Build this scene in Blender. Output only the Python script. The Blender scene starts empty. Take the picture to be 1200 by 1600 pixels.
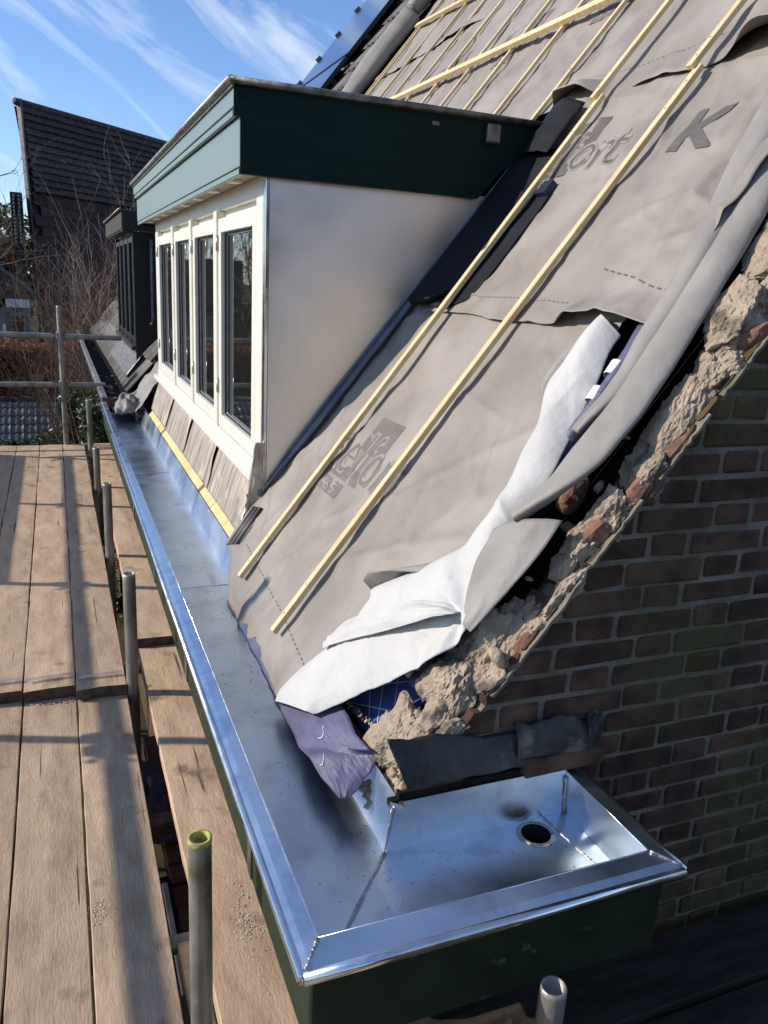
import bpy, bmesh, math, random
from mathutils import Vector, Matrix, noise
R = math.radians
random.seed(7)
scn = bpy.context.scene
col = scn.collection

# ------------------------------------------------------------------ camera
def cam_matrix(yaw, pitch, roll):
    cy, sy, cp, sp = math.cos(yaw), math.sin(yaw), math.cos(pitch), math.sin(pitch)
    fw = Vector((sy*cp, cy*cp, -sp)); rt = Vector((cy, -sy, 0)); dn = fw.cross(rt)
    cr, sr = math.cos(roll), math.sin(roll)
    r2 = cr*rt + sr*dn; d2 = -sr*rt + cr*dn
    return Matrix((r2, -d2, -fw)).transposed().to_4x4()
cd = bpy.data.cameras.new('camera'); cam = bpy.data.objects.new('camera', cd); col.objects.link(cam)
cam.matrix_world = cam_matrix(R(22.641), R(15.862), R(-3.163))
cd.sensor_fit = 'VERTICAL'; cd.sensor_height = 32.0; cd.lens = 32.0*1240.04/1600
cd.clip_start = 0.05; cd.clip_end = 2000
scn.camera = cam
scn.render.resolution_x = 768; scn.render.resolution_y = 1024

# ------------------------------------------------------------------ sky and sun
LIGHT = Vector((1, -.335, -.57)).normalized()          # the way sunlight travels
world = bpy.data.worlds.new('World'); scn.world = world; world.use_nodes = True
nt = world.node_tree; nt.nodes.clear()
def nd(t, typ, **k):
    n = t.nodes.new(typ)
    for a, b in k.items(): setattr(n, a, b)
    return n
sky = nd(nt, 'ShaderNodeTexSky', sky_type='NISHITA', sun_disc=False)
sky.sun_elevation = math.asin(-LIGHT.z); sky.sun_rotation = math.atan2(-LIGHT.x, -LIGHT.y)
sky.air_density = 1.0; sky.dust_density = 0.3; sky.ozone_density = 1.4
tc = nd(nt, 'ShaderNodeTexCoord')
mp0 = nd(nt, 'ShaderNodeMapping'); mp0.inputs['Rotation'].default_value = (R(0), R(-30), R(0))
mp = nd(nt, 'ShaderNodeMapping'); mp.inputs['Scale'].default_value = (2.8, 2.8, 11); mp.inputs['Location'].default_value = (1.1, .2, 2.1)
n1 = nd(nt, 'ShaderNodeTexNoise'); n1.inputs['Scale'].default_value = 1.5; n1.inputs['Detail'].default_value = 7; n1.inputs['Roughness'].default_value = .58; n1.inputs['Distortion'].default_value = .9
n2 = nd(nt, 'ShaderNodeTexNoise'); n2.inputs['Scale'].default_value = 2.1; n2.inputs['Detail'].default_value = 3
r1 = nd(nt, 'ShaderNodeValToRGB'); r1.color_ramp.elements[0].position = .49; r1.color_ramp.elements[1].position = .72
r2 = nd(nt, 'ShaderNodeValToRGB'); r2.color_ramp.elements[0].position = .12; r2.color_ramp.elements[1].position = .46
mu = nd(nt, 'ShaderNodeMath', operation='MULTIPLY'); mx = nd(nt, 'ShaderNodeMixRGB'); mx.inputs[2].default_value = (7.6, 8.4, 9.2, 1)
m8 = nd(nt, 'ShaderNodeMath', operation='MULTIPLY'); m8.inputs[1].default_value = .74
tint = nd(nt, 'ShaderNodeMixRGB', blend_type='MULTIPLY'); tint.inputs[0].default_value = 1; tint.inputs[2].default_value = (.92, 1.12, 1.50, 1)
bg = nd(nt, 'ShaderNodeBackground'); bg.inputs[1].default_value = .115; wo = nd(nt, 'ShaderNodeOutputWorld')
lk = nt.links.new
lk(tc.outputs['Generated'], mp0.inputs[0]); lk(mp0.outputs[0], mp.inputs[0]); lk(mp.outputs[0], n1.inputs[0]); lk(tc.outputs['Generated'], n2.inputs[0])
lk(n1.outputs[0], r1.inputs[0]); lk(n2.outputs[0], r2.inputs[0]); lk(r1.outputs[0], mu.inputs[0]); lk(r2.outputs[0], mu.inputs[1])
lk(mu.outputs[0], m8.inputs[0]); lk(sky.outputs[0], tint.inputs[1]); lk(m8.outputs[0], mx.inputs[0]); lk(tint.outputs[0], mx.inputs[1])
lk(mx.outputs[0], bg.inputs[0]); lk(bg.outputs[0], wo.inputs[0])
sl = bpy.data.lights.new('sun', 'SUN'); so = bpy.data.objects.new('sun', sl); col.objects.link(so)
sl.energy = 4.8; sl.angle = R(.53); sl.color = (1, .90, .76)
so.rotation_euler = LIGHT.to_track_quat('-Z', 'Y').to_euler(); so.location = (-8, 4, 8)
scn.view_settings.view_transform = 'Standard'; scn.view_settings.look = 'None'
scn.view_settings.exposure = 0.1; scn.view_settings.gamma = 1
scn.render.engine = 'CYCLES'

# ------------------------------------------------------------------ materials
MATS = {}
def rgba(c): return (c[0], c[1], c[2], 1)
def mat(name, c1, c2=None, rough=.6, metal=0., scale=6., stretch=(1, 1, 1), detail=6, lo=.35, hi=.65, bump=0., bscale=40., bstretch=None,
        rvar=0., c3=None, spec=.5, rnd=0., coat=0., trans=0., nrough=.55, bdist=.01, c3pos=(.62, .72), c3scale=2., c4=None, c4scale=6., c4stretch=(1, 1, 1), c4pos=(.66, .70)):
    m = bpy.data.materials.new(name); m.use_nodes = True; t = m.node_tree; b = t.nodes['Principled BSDF']
    L = t.links.new
    b.inputs['Roughness'].default_value = rough; b.inputs['Metallic'].default_value = metal
    b.inputs['Specular IOR Level'].default_value = spec
    if coat: b.inputs['Coat Weight'].default_value = coat; b.inputs['Coat Roughness'].default_value = .12
    geo = nd(t, 'ShaderNodeNewGeometry')
    mp = nd(t, 'ShaderNodeMapping'); mp.inputs['Scale'].default_value = stretch; L(geo.outputs['Position'], mp.inputs[0])
    no = nd(t, 'ShaderNodeTexNoise'); no.inputs['Scale'].default_value = scale; no.inputs['Detail'].default_value = detail; no.inputs['Roughness'].default_value = nrough
    L(mp.outputs[0], no.inputs[0])
    ra = nd(t, 'ShaderNodeValToRGB'); ra.color_ramp.elements[0].position = lo; ra.color_ramp.elements[1].position = hi
    ra.color_ramp.elements[0].color = rgba(c1); ra.color_ramp.elements[1].color = rgba(c2 or c1); L(no.outputs[0], ra.inputs[0])
    cur = ra.outputs[0]
    if c3:
        n3 = nd(t, 'ShaderNodeTexNoise'); n3.inputs['Scale'].default_value = c3scale; n3.inputs['Detail'].default_value = 5; L(geo.outputs['Position'], n3.inputs[0])
        r3 = nd(t, 'ShaderNodeValToRGB'); r3.color_ramp.elements[0].position = c3pos[0]; r3.color_ramp.elements[1].position = c3pos[1]; L(n3.outputs[0], r3.inputs[0])
        x3 = nd(t, 'ShaderNodeMixRGB'); L(r3.outputs[0], x3.inputs[0]); L(cur, x3.inputs[1]); x3.inputs[2].default_value = rgba(c3); cur = x3.outputs[0]
    if c4:
        m4 = nd(t, 'ShaderNodeMapping'); m4.inputs['Scale'].default_value = c4stretch; L(geo.outputs['Position'], m4.inputs[0])
        n4 = nd(t, 'ShaderNodeTexNoise'); n4.inputs['Scale'].default_value = c4scale; n4.inputs['Detail'].default_value = 3; L(m4.outputs[0], n4.inputs[0])
        r4 = nd(t, 'ShaderNodeValToRGB'); r4.color_ramp.elements[0].position = c4pos[0]; r4.color_ramp.elements[1].position = c4pos[1]; L(n4.outputs[0], r4.inputs[0])
        x4 = nd(t, 'ShaderNodeMixRGB'); L(r4.outputs[0], x4.inputs[0]); L(cur, x4.inputs[1]); x4.inputs[2].default_value = rgba(c4); cur = x4.outputs[0]
    if rnd:
        oi = nd(t, 'ShaderNodeObjectInfo'); mr = nd(t, 'ShaderNodeMapRange'); mr.inputs[3].default_value = 1-rnd; mr.inputs[4].default_value = 1+rnd; L(oi.outputs['Random'], mr.inputs[0])
        hs = nd(t, 'ShaderNodeHueSaturation'); L(mr.outputs[0], hs.inputs['Value']); L(cur, hs.inputs['Color']); cur = hs.outputs[0]
    L(cur, b.inputs['Base Color'])
    if rvar:
        mr = nd(t, 'ShaderNodeMapRange'); mr.inputs[1].default_value = .3; mr.inputs[2].default_value = .7; mr.inputs[3].default_value = max(.02, rough-rvar); mr.inputs[4].default_value = rough+rvar
        L(no.outputs[0], mr.inputs[0]); L(mr.outputs[0], b.inputs['Roughness'])
    if bump:
        nb = nd(t, 'ShaderNodeTexNoise'); nb.inputs['Scale'].default_value = bscale; nb.inputs['Detail'].default_value = 5
        if bstretch:
            m2 = nd(t, 'ShaderNodeMapping'); m2.inputs['Scale'].default_value = bstretch; L(geo.outputs['Position'], m2.inputs[0]); L(m2.outputs[0], nb.inputs[0])
        else: L(geo.outputs['Position'], nb.inputs[0])
        bu = nd(t, 'ShaderNodeBump'); bu.inputs['Strength'].default_value = bump; bu.inputs['Distance'].default_value = bdist; L(nb.outputs[0], bu.inputs['Height']); L(bu.outputs[0], b.inputs['Normal'])
    if trans:
        tr = nd(t, 'ShaderNodeBsdfTranslucent'); L(cur, tr.inputs[0]); ms = nd(t, 'ShaderNodeMixShader'); ms.inputs[0].default_value = trans
        out = t.nodes['Material Output']; L(b.outputs[0], ms.inputs[1]); L(tr.outputs[0], ms.inputs[2]); L(ms.outputs[0], out.inputs[0])
    MATS[name] = m
    return m
ZINC = mat('zinc_sheet', (.62, .705, .785), (.76, .835, .905), rough=.31, metal=1, scale=5, detail=4, rvar=.07, bump=.05, bscale=3, bdist=.03, c3=(.55, .61, .67), c3pos=(.54, .74), c3scale=9, c4=(.50, .54, .58), c4scale=5, c4stretch=(3, .5, 1), c4pos=(.64, .76))
ZINCB = mat('zinc_bead', (.62, .64, .66), (.78, .79, .8), rough=.2, metal=1, scale=14, rvar=.06)
ZCHK = mat('zinc_cheek', (.76, .735, .69), (.88, .85, .80), rough=.43, metal=1, scale=2.6, detail=4, rvar=.09, bump=.12, bscale=1.8, bdist=.06, c3=(.68, .68, .675), c3pos=(.45, .7), c3scale=1.7)
ZOLD = mat('old_zinc', (.10, .10, .10), (.26, .25, .23), rough=.5, metal=.8, scale=22, rvar=.1, bump=.3)
SOLD = mat('solder', (.28, .28, .28), (.5, .5, .5), rough=.42, metal=.9, scale=60, bump=.6, bscale=120)
LEAD = mat('lead_sheet', (.30, .25, .21), (.60, .52, .43), rough=.42, metal=.35, scale=11, stretch=(.35, 4.2, .35), rvar=.08, bump=.2, bscale=16, bstretch=(.5, 2, .5), c3=(.74, .64, .47), c3pos=(.58, .75), c3scale=7)
LEADO = mat('old_lead', (.016, .015, .014), (.052, .049, .046), rough=.55, metal=.15, scale=12, bump=.5, bscale=30, c3=(.2, .17, .13), c3pos=(.6, .72), c3scale=14)
MEMB = mat('roof_membrane', (.215, .192, .170), (.285, .255, .226), rough=.58, scale=3.2, stretch=(1.2, 1, 1), detail=8, bump=.4, bscale=7, bdist=.022, c3=(.32, .29, .26), c3pos=(.50, .72), c3scale=3.1, spec=.35)
MEMG = mat('membrane_roll_grey', (.225, .21, .195), (.29, .273, .253), rough=.55, scale=5, spec=.3, bump=.35, bscale=18, bdist=.012)
WHITE = mat('membrane_white_underside', (.45, .445, .435), (.53, .525, .515), rough=.55, scale=5, spec=.25, bump=.35, bscale=20, bdist=.014, detail=8)
PRINT = mat('membrane_print', (.085, .078, .071), (.115, .105, .096), rough=.6, scale=14)
PRINT2 = mat('membrane_print_faded', (.125, .113, .102), (.15, .136, .123), rough=.6, scale=14)
PRINTL = mat('membrane_print_light', (.25, .225, .20), (.28, .252, .225), rough=.6, scale=14)
PURP = mat('purple_underlay', (.072, .070, .140), (.105, .102, .185), rough=.5, scale=8, bump=.3, bscale=60, bstretch=(2, .3, 2))
NAVY = mat('navy_foil', (.008, .010, .03), (.015, .019, .055), rough=.4, scale=6)
FOAM = mat('yellow_foam', (.55, .47, .22), (.72, .66, .42), rough=.9, scale=30, bump=.8, bscale=60)
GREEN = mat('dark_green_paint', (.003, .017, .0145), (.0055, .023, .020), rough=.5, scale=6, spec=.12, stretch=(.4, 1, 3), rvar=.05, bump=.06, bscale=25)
GREENF = mat('green_paint_glare', (.165, .212, .188), (.18, .23, .204), rough=.33, scale=3, spec=.8, rvar=.05, bump=.04, bscale=20)  # lit copy of the dark green, the front's glare mixed into its colour
GREENG = mat('gutter_green_paint', (.012, .023, .012), (.020, .034, .018), rough=.5, scale=12, spec=.3, c3=(.12, .14, .09), c3pos=(.68, .76), c3scale=14)
CREAM = mat('cream_paint', (.68, .66, .585), (.74, .72, .645), rough=.38, scale=4, spec=.5)
PALEW = mat('pale_soffit_wood', (.40, .33, .22), (.52, .43, .30), rough=.7, scale=20, stretch=(1, 1, 1), bump=.2)
BATT = mat('batten_pine', (.58, .42, .21), (.74, .59, .35), rough=.62, scale=14, stretch=(.5, 6, .5), bump=.25, bscale=50, bstretch=(.6, 5, .6), c3=(.52, .37, .17), c3pos=(.70, .78), c3scale=18, rnd=.10)
YELW = mat('yellow_timber', (.60, .42, .17), (.72, .55, .28), rough=.6, scale=9, stretch=(1, 1, 1), c3=(.45, .28, .09), c3pos=(.6, .7), c3scale=8, bump=.2)
BOARD = mat('scaffold_board_wood', (.28, .192, .124), (.60, .442, .305), rough=.88, scale=5, stretch=(3.2, .9, 3), detail=11, nrough=.72, lo=.25, hi=.75, bump=.4, bscale=55, bstretch=(3.2, .7, 3), c3=(.19, .13, .09), c3pos=(.62, .74), c3scale=7, c4=(.10, .06, .04), c4scale=9, c4stretch=(7, .16, 1), c4pos=(.69, .72), rnd=.13, spec=.2, bdist=.004)
BOARDE = mat('board_end_grain', (.05, .035, .022), (.13, .095, .065), rough=.9, scale=30, bump=.5, bscale=60)
DARKB = mat('shade_dark_plank', (.020, .017, .014), (.045, .038, .030), rough=.9, scale=8, stretch=(.6, 4, 4), spec=.15, bump=.3)  # plank wood with the gable side's shade mixed into the colour
DIRT = mat('mortar_dirt', (.46, .36, .26), (.62, .5, .38), rough=.95, scale=60, bump=.8, bscale=150)
STEEL = mat('galvanised_tube', (.20, .195, .175), (.36, .35, .32), rough=.48, metal=.55, scale=13, stretch=(1, 1, .35), detail=7, rvar=.1, bump=.2, bscale=60, c3=(.16, .15, .10), c3pos=(.6, .72), c3scale=9)
STEELD = mat('coupler_steel', (.10, .10, .095), (.22, .21, .2), rough=.55, metal=.6, scale=30, bump=.3)
YELP = mat('yellow_paint_rim', (.22, .21, .08), (.50, .46, .08), rough=.6, scale=60)
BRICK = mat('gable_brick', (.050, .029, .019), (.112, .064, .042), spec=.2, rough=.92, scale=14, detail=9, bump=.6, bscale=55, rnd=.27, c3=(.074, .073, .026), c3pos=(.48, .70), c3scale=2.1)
BRICKO = mat('orange_brick', (.15, .075, .05), (.27, .14, .095), rough=.85, scale=18, bump=.6, bscale=60)
JOINT = mat('brick_joint_mortar', (.115, .10, .078), (.245, .215, .17), rough=.95, scale=9, bump=.8, bscale=90, c3=(.11, .11, .05), c3pos=(.48, .70), c3scale=2.1)
SAND = mat('sandy_mortar', (.255, .20, .145), (.50, .41, .31), rough=.97, spec=.15, scale=16, detail=14, nrough=.75, lo=.3, hi=.7, bump=1., bscale=130, bdist=.008, c3=(.13, .11, .09), c3pos=(.54, .66), c3scale=13)
BLACK = mat('black_paint', (.008, .010, .012), (.014, .017, .02), rough=.35, scale=6)
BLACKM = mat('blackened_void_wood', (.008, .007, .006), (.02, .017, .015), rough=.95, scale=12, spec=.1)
SHADESHT = mat('shadow_sheet', (.005, .006, .010), (.010, .012, .018), rough=.75, scale=6, spec=.25)  # near-black that paints in the dormer's shadow and the shade around it
FLASH = mat('dull_zinc_flashing', (.12, .135, .16), (.22, .24, .275), rough=.45, metal=.6, scale=8, bump=.1, bscale=10)
TILE = mat('dark_concrete_tile', (.055, .050, .048), (.11, .10, .095), rough=.6, scale=18, rvar=.1, bump=.4, bscale=70, rnd=.25)
TILEW = mat('weathered_roof_tile', (.032, .021, .018), (.085, .060, .052), rough=.8, scale=9, detail=9, rnd=.22, c3=(.12, .115, .10), c3pos=(.66, .74), c3scale=3, bump=.3)
TILEH = mat('hung_red_tile', (.030, .011, .010), (.060, .022, .019), rough=.8, scale=6, rnd=.35)
WHITEP = mat('white_trim', (.62, .64, .66), (.72, .73, .74), rough=.5, scale=5)
SOLAR = mat('solar_cells', (.010, .014, .035), (.014, .02, .05), rough=.12, scale=3, spec=.8, coat=.6)
SHT = mat('glossy_pantile', (.10, .10, .10), (.17, .17, .165), rough=.3, scale=8, spec=.7)
FOILG = mat('gutter_liner_grey', (.13, .125, .12), (.22, .21, .195), rough=.55, scale=8, bump=.3)
BITU = mat('bitumen_roof', (.05, .05, .05), (.09, .09, .09), rough=.85, scale=30, bump=.4, bscale=100)
GLASS = mat('window_glass', (.012, .014, .014), (.016, .018, .018), rough=.015, scale=2, spec=.9, bump=.02, bscale=1.6, bdist=.05)
GLASS.node_tree.nodes['Principled BSDF'].inputs['IOR'].default_value = 1.85
ALU = mat('aluminium_profile', (.35, .35, .34), (.55, .55, .53), rough=.4, metal=.8, scale=20)
CLAY = mat('red_clay_tile', (.13, .055, .045), (.20, .085, .07), rough=.7, scale=14, rnd=.2, bump=.4)
SOIL = mat('garden_ground', (.030, .034, .015), (.075, .065, .035), spec=.05, rough=1., scale=1.2, detail=10, bump=.6, bscale=8)
BARK = mat('shrub_bark', (.085, .042, .028), (.19, .115, .08), rough=.85, scale=20)
BIRCH = mat('pale_birch_bark', (.20, .16, .125), (.40, .35, .29), rough=.8, scale=16, stretch=(1, 1, 3))
LEAFR = mat('dry_beech_leaf', (.17, .055, .024), (.32, .125, .055), rough=.6, scale=30, trans=.25, c3=(.26, .14, .08), c3pos=(.55, .7), c3scale=14)
LEAFG = mat('ivy_leaf', (.030, .050, .018), (.085, .115, .045), rough=.38, scale=25, trans=.15, spec=.6)
DARKW = mat('dark_stained_wood', (.030, .024, .020), (.055, .045, .036), rough=.8, scale=10)

# ------------------------------------------------------------------ helpers
def mesh(name, vs, fs, m, parent=None, smooth=False, mats=None, fm=None, recenter=True):
    me = bpy.data.meshes.new(name)
    vs = [Vector(v) for v in vs]
    c = sum(vs, Vector())/max(1, len(vs)) if recenter else Vector()
    me.from_pydata([v-c for v in vs], [], fs)
    for q in (mats or [m]): me.materials.append(q)
    if fm: me.polygons.foreach_set('material_index', fm)
    if smooth: me.polygons.foreach_set('use_smooth', [True]*len(me.polygons))
    me.update()
    o = bpy.data.objects.new(name, me); col.objects.link(o); o.location = c
    adopt(o, parent)
    return o
def wloc(o):
    v = o.location.copy()
    while o.parent: o = o.parent; v = v+o.location
    return v
def adopt(o, p):
    if p is None: return
    w = o.location.copy(); o.parent = p; o.location = w-wloc(p)
def bm_obj(name, bm, m, parent=None, smooth=False, mats=None):
    bmesh.ops.recalc_face_normals(bm, faces=bm.faces)
    vs = [v.co.copy() for v in bm.verts]; bm.verts.index_update()
    fs = [[v.index for v in f.verts] for f in bm.faces]; fm = [f.material_index for f in bm.faces]
    bm.free()
    return mesh(name, vs, fs, m, parent, smooth, mats, fm)
def thing(name, label, cat, loc, group=None):
    o = bpy.data.objects.new(name, None); col.objects.link(o); o.location = loc; o.empty_display_size = .1
    return tag(o, label, cat, group)
def tag(o, label, cat, group=None, kind=None):
    if label: o['label'] = label
    if cat: o['category'] = cat
    if group: o['group'] = group
    if kind: o['kind'] = kind
    return o
def struct(o): o['kind'] = 'structure'; return o
def box(name, lo, hi, m, parent=None, bev=.003, mtx=None, jit=0):
    bm = bmesh.new(); bmesh.ops.create_cube(bm, size=1)
    for v in bm.verts:
        v.co = Vector([lo[i] if v.co[i] < 0 else hi[i] for i in range(3)]) + Vector([random.uniform(-jit, jit) for _ in range(3)])
    if bev: bmesh.ops.bevel(bm, geom=bm.edges[:], offset=bev, segments=1, affect='EDGES')
    if mtx: bmesh.ops.transform(bm, matrix=mtx, verts=bm.verts)
    return bm_obj(name, bm, m, parent)
def frame_of(d, up=Vector((0, 0, 1))):
    d = d.normalized()
    if abs(d.dot(up)) > .98: up = Vector((0, 1, 0))
    a = d.cross(up).normalized(); return a, a.cross(d)
def tube_geo(pts, rad, seg=10, cap=True, vs=None, fs=None, flat=1.):
    vs = [] if vs is None else vs; fs = [] if fs is None else fs
    pts = [Vector(p) for p in pts]; n = len(pts); base = len(vs)
    for i, p in enumerate(pts):
        d = pts[min(i+1, n-1)]-pts[max(i-1, 0)]; a, b = frame_of(d)
        r = rad[i] if isinstance(rad, (list, tuple)) else rad
        for k in range(seg):
            t = 2*math.pi*k/seg; vs.append(p+a*(r*math.cos(t))+b*(r*math.sin(t)*flat))
    for i in range(n-1):
        for k in range(seg):
            q = base+i*seg; fs.append([q+k, q+(k+1) % seg, q+seg+(k+1) % seg, q+seg+k])
    if cap: fs.append([base+k for k in range(seg)][::-1]); fs.append([base+(n-1)*seg+k for k in range(seg)])
    return vs, fs
def tube(name, pts, rad, m, parent=None, seg=12, cap=True, flat=1.):
    vs, fs = tube_geo(pts, rad, seg, cap, flat=flat); return mesh(name, vs, fs, m, parent, True)
def fbm(x, y, z=0, oct=4, H=.55):
    a, s, f = 1, 0, 1
    for _ in range(oct): s += a*noise.noise((x*f, y*f, z*f+7.3*_)); a *= H; f *= 2.03
    return s
C52, S52 = math.cos(R(52)), math.sin(R(52))
NR = Vector((-S52, 0, C52)); O_R = Vector((.6, 0, (-1.115+S52*.6)/C52)); UP = Vector((C52, 0, S52))
def RP(y, s, h=0): return O_R + UP*s + NR*h + Vector((0, y, 0))
def zroof(x, c=-1.115): return (c+S52*x)/C52
def smooth01(x): x = max(0, min(1, x)); return x*x*(3-2*x)
def grid(name, nu, nv, fn, m, parent=None, smooth=True, thick=0, keep=None, recenter=True):
    vs = [fn(i/nu, j/nv) for j in range(nv+1) for i in range(nu+1)]
    fs = [[j*(nu+1)+i, j*(nu+1)+i+1, (j+1)*(nu+1)+i+1, (j+1)*(nu+1)+i] for j in range(nv) for i in range(nu) if keep is None or keep((i+.5)/nu, (j+.5)/nv)]
    o = mesh(name, vs, fs, m, parent, smooth, recenter=recenter)
    if thick:
        md = o.modifiers.new('thickness', 'SOLIDIFY'); md.thickness = thick; md.offset = 0
    return o

# ------------------------------------------------------------------ ground
GZ = -4.6
g = grid('ground', 60, 60, lambda u, v: ((u-.5)*900, (v-.5)*900+200, GZ+.0), SOIL, None); struct(g)

# ------------------------------------------------------------------ scaffold: boards, tubes, rails
def board(label, x0, x1, y0, y1, ztop, group, strap=None, th=.042, tilt=0., skew=0.):
    """one scaffold plank: slightly cupped, ragged ends, own end grain"""
    t = thing('scaffold_board', label, 'scaffold board', ((x0+x1)/2, (y0+y1)/2, ztop-th), group)
    sd = random.uniform(0, 50); nx, ny = 6, max(8, int((y1-y0)/.09))
    bm = bmesh.new(); US = [0, .012, .06, .5, .94, .988, 1]
    def P(u, v, top):
        x = x0+(x1-x0)*u; y = y0+(y1-y0)*v
        x += .0035*fbm(sd, y*1.3, 1, 2)+(.003*fbm(y*9, sd, 3, 3) if u in (0, 1) else 0)+skew*(v-.5)
        if v in (0, 1): y += .010*fbm(x*14, sd, 5, 3)
        z = ztop+.002*math.cos((u-.5)*3)+.004*fbm(x*2, y*.7, sd, 2)+tilt*(v-.5)
        if top and u in (0, 1): z -= .004+.004*max(0, fbm(y*7, sd, 9, 3))
        return Vector((x, y, z if top else z-th))
    T = [[bm.verts.new(P(US[i], j/ny, True)) for i in range(nx+1)] for j in range(ny+1)]
    B = [[bm.verts.new(P(US[i], j/ny, False)) for i in range(nx+1)] for j in range(ny+1)]
    for j in range(ny):
        for i in range(nx):
            bm.faces.new((T[j][i], T[j][i+1], T[j+1][i+1], T[j+1][i])); bm.faces.new((B[j][i], B[j+1][i], B[j+1][i+1], B[j][i+1]))
        for i in (0, nx):
            bm.faces.new((T[j][i], T[j+1][i], B[j+1][i], B[j][i]))
    for j in (0, ny):
        for i in range(nx):
            f = bm.faces.new((T[j][i], T[j][i+1], B[j][i+1], B[j][i])); f.material_index = 1
    o = bm_obj('plank', bm, BOARD, t, False, [BOARD, BOARDE])
    if strap:                                     # nailed steel hoop strip near the end
        y = strap; w = x1-x0-.012
        vs, fs = [], []
        for k in range(int(w/.006)):
            for q in range(3):
                xa = x0+.008+k*.006; ya = y-.011+q*.008+.01*(k*.006/w)
                zz = ztop+.0115
                b0 = len(vs); vs += [(xa, ya, zz), (xa+.0048, ya, zz+.001), (xa+.0048, ya+.0065, zz), (xa, ya+.0065, zz+.001)]; fs.append([b0, b0+1, b0+2, b0+3])
        mesh('end_strap', vs, fs, ALU, t)
    return t
ZN, ZF = -1.63, -1.578
bx = [-1.735, -1.54, -1.348, -1.156, -.964, -.772, -.58, -.388, -.197, -.004, .186]
pos = ['', '', '', '', '', '', 'third board in from the gap', 'left-hand', 'middle', 'gap-side']
GN, GF = 'near layer of deck boards', 'far layer of deck boards'
for i in range(len(bx)-1):
    g_ = .0012+.0022*random.random(); a, b = bx[i]+g_, bx[i+1]-g_
    if i < 7:
        ln = 'shadowed far plank cut by the left edge, %s' % ['', '', '', '', '', 'outermost one in view', 'next in from the outermost'][i]
        lf = ln
        od = ['outermost', 'second', 'third', 'fourth', 'fifth', 'sixth', 'seventh'][i]
        board('foreground plank beyond the left edge, %s in from the outer guard rail' % od, a, b, -.6, 3.42+.1*random.random(), ZN, GN, None)
        if i < 5:
            board('far raised plank beyond the left edge, %s in from the outer guard rail' % od, a, b, 3.04+random.uniform(-.05, .03), 7.84, ZF, GF, 3.10)
            continue
        board(ln, a, b, 3.04+random.uniform(-.05, .03), 7.84, ZF, GF, 3.10)
        continue
    n = {7: 'nearly cut off by the left edge of the photo', 8: 'middle board, second left of the dark gap', 9: 'board bordering the dark gap by the tubes'}[i]
    board('foreground plank, '+n, a, b, -.6, 3.42+.1*random.random(), ZN, GN, None)
    board('far raised plank, '+n, a, b, [3.06, 3.045, 3.0][i-7], 7.84+random.uniform(-.02, .02), ZF, GF, [3.13, 3.12, 3.085][i-7])
board('foreground scaffold plank running under the green gutter fascia', .262, .462, -.6, 3.75, ZN, GN)
board('far scaffold plank beside the gutter, its near end dropped on the lower plank', .262, .458, 3.42, 7.84, ZF, GF, None, tilt=.01)
# dried mortar and sand spilled on the boards
def spill(label, cx, cy, z, rx, ry, n, sd):
    rr = random.Random(sd); vs, fs = [], []
    for _ in range(n):
        a = rr.uniform(0, 6.3); q = abs(rr.gauss(0, .5)); x = cx+rx*q*math.cos(a); y = cy+ry*q*math.sin(a); s = rr.uniform(.0008, .0034)*(1.3-min(1, q))
        b = len(vs); h = s*rr.uniform(.2, .45)
        vs += [(x-s, y-s*rr.uniform(.4, 1), z), (x+s, y-s*.6, z), (x+s*.5, y+s, z), (x-s*.6, y+s*.8, z), (x, y, z+h)]
        fs += [[b, b+1, b+4], [b+1, b+2, b+4], [b+2, b+3, b+4], [b+3, b, b+4]]
    o = mesh('mortar_crumbs', vs, fs, DIRT); tag(o, label, 'mortar crumbs', kind='stuff')
spill('dried mortar crumbs where the plank by the gutter ends', .34, 3.2, ZN+.003, .09, .2, 420, 1)
spill('crumbled mortar at the foot of the foreground plank under the gutter', .37, 1.7, ZN+.003, .09, .4, 260, 2)
spill('sandy crust on the foreground plank beside the rail shadow', .03, 1.85, ZN+.003, .07, .09, 260, 3)
spill('scattered grit under the overlapping plank ends', -.1, 3.02, ZN+.003, .22, .05, 300, 4)

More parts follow.
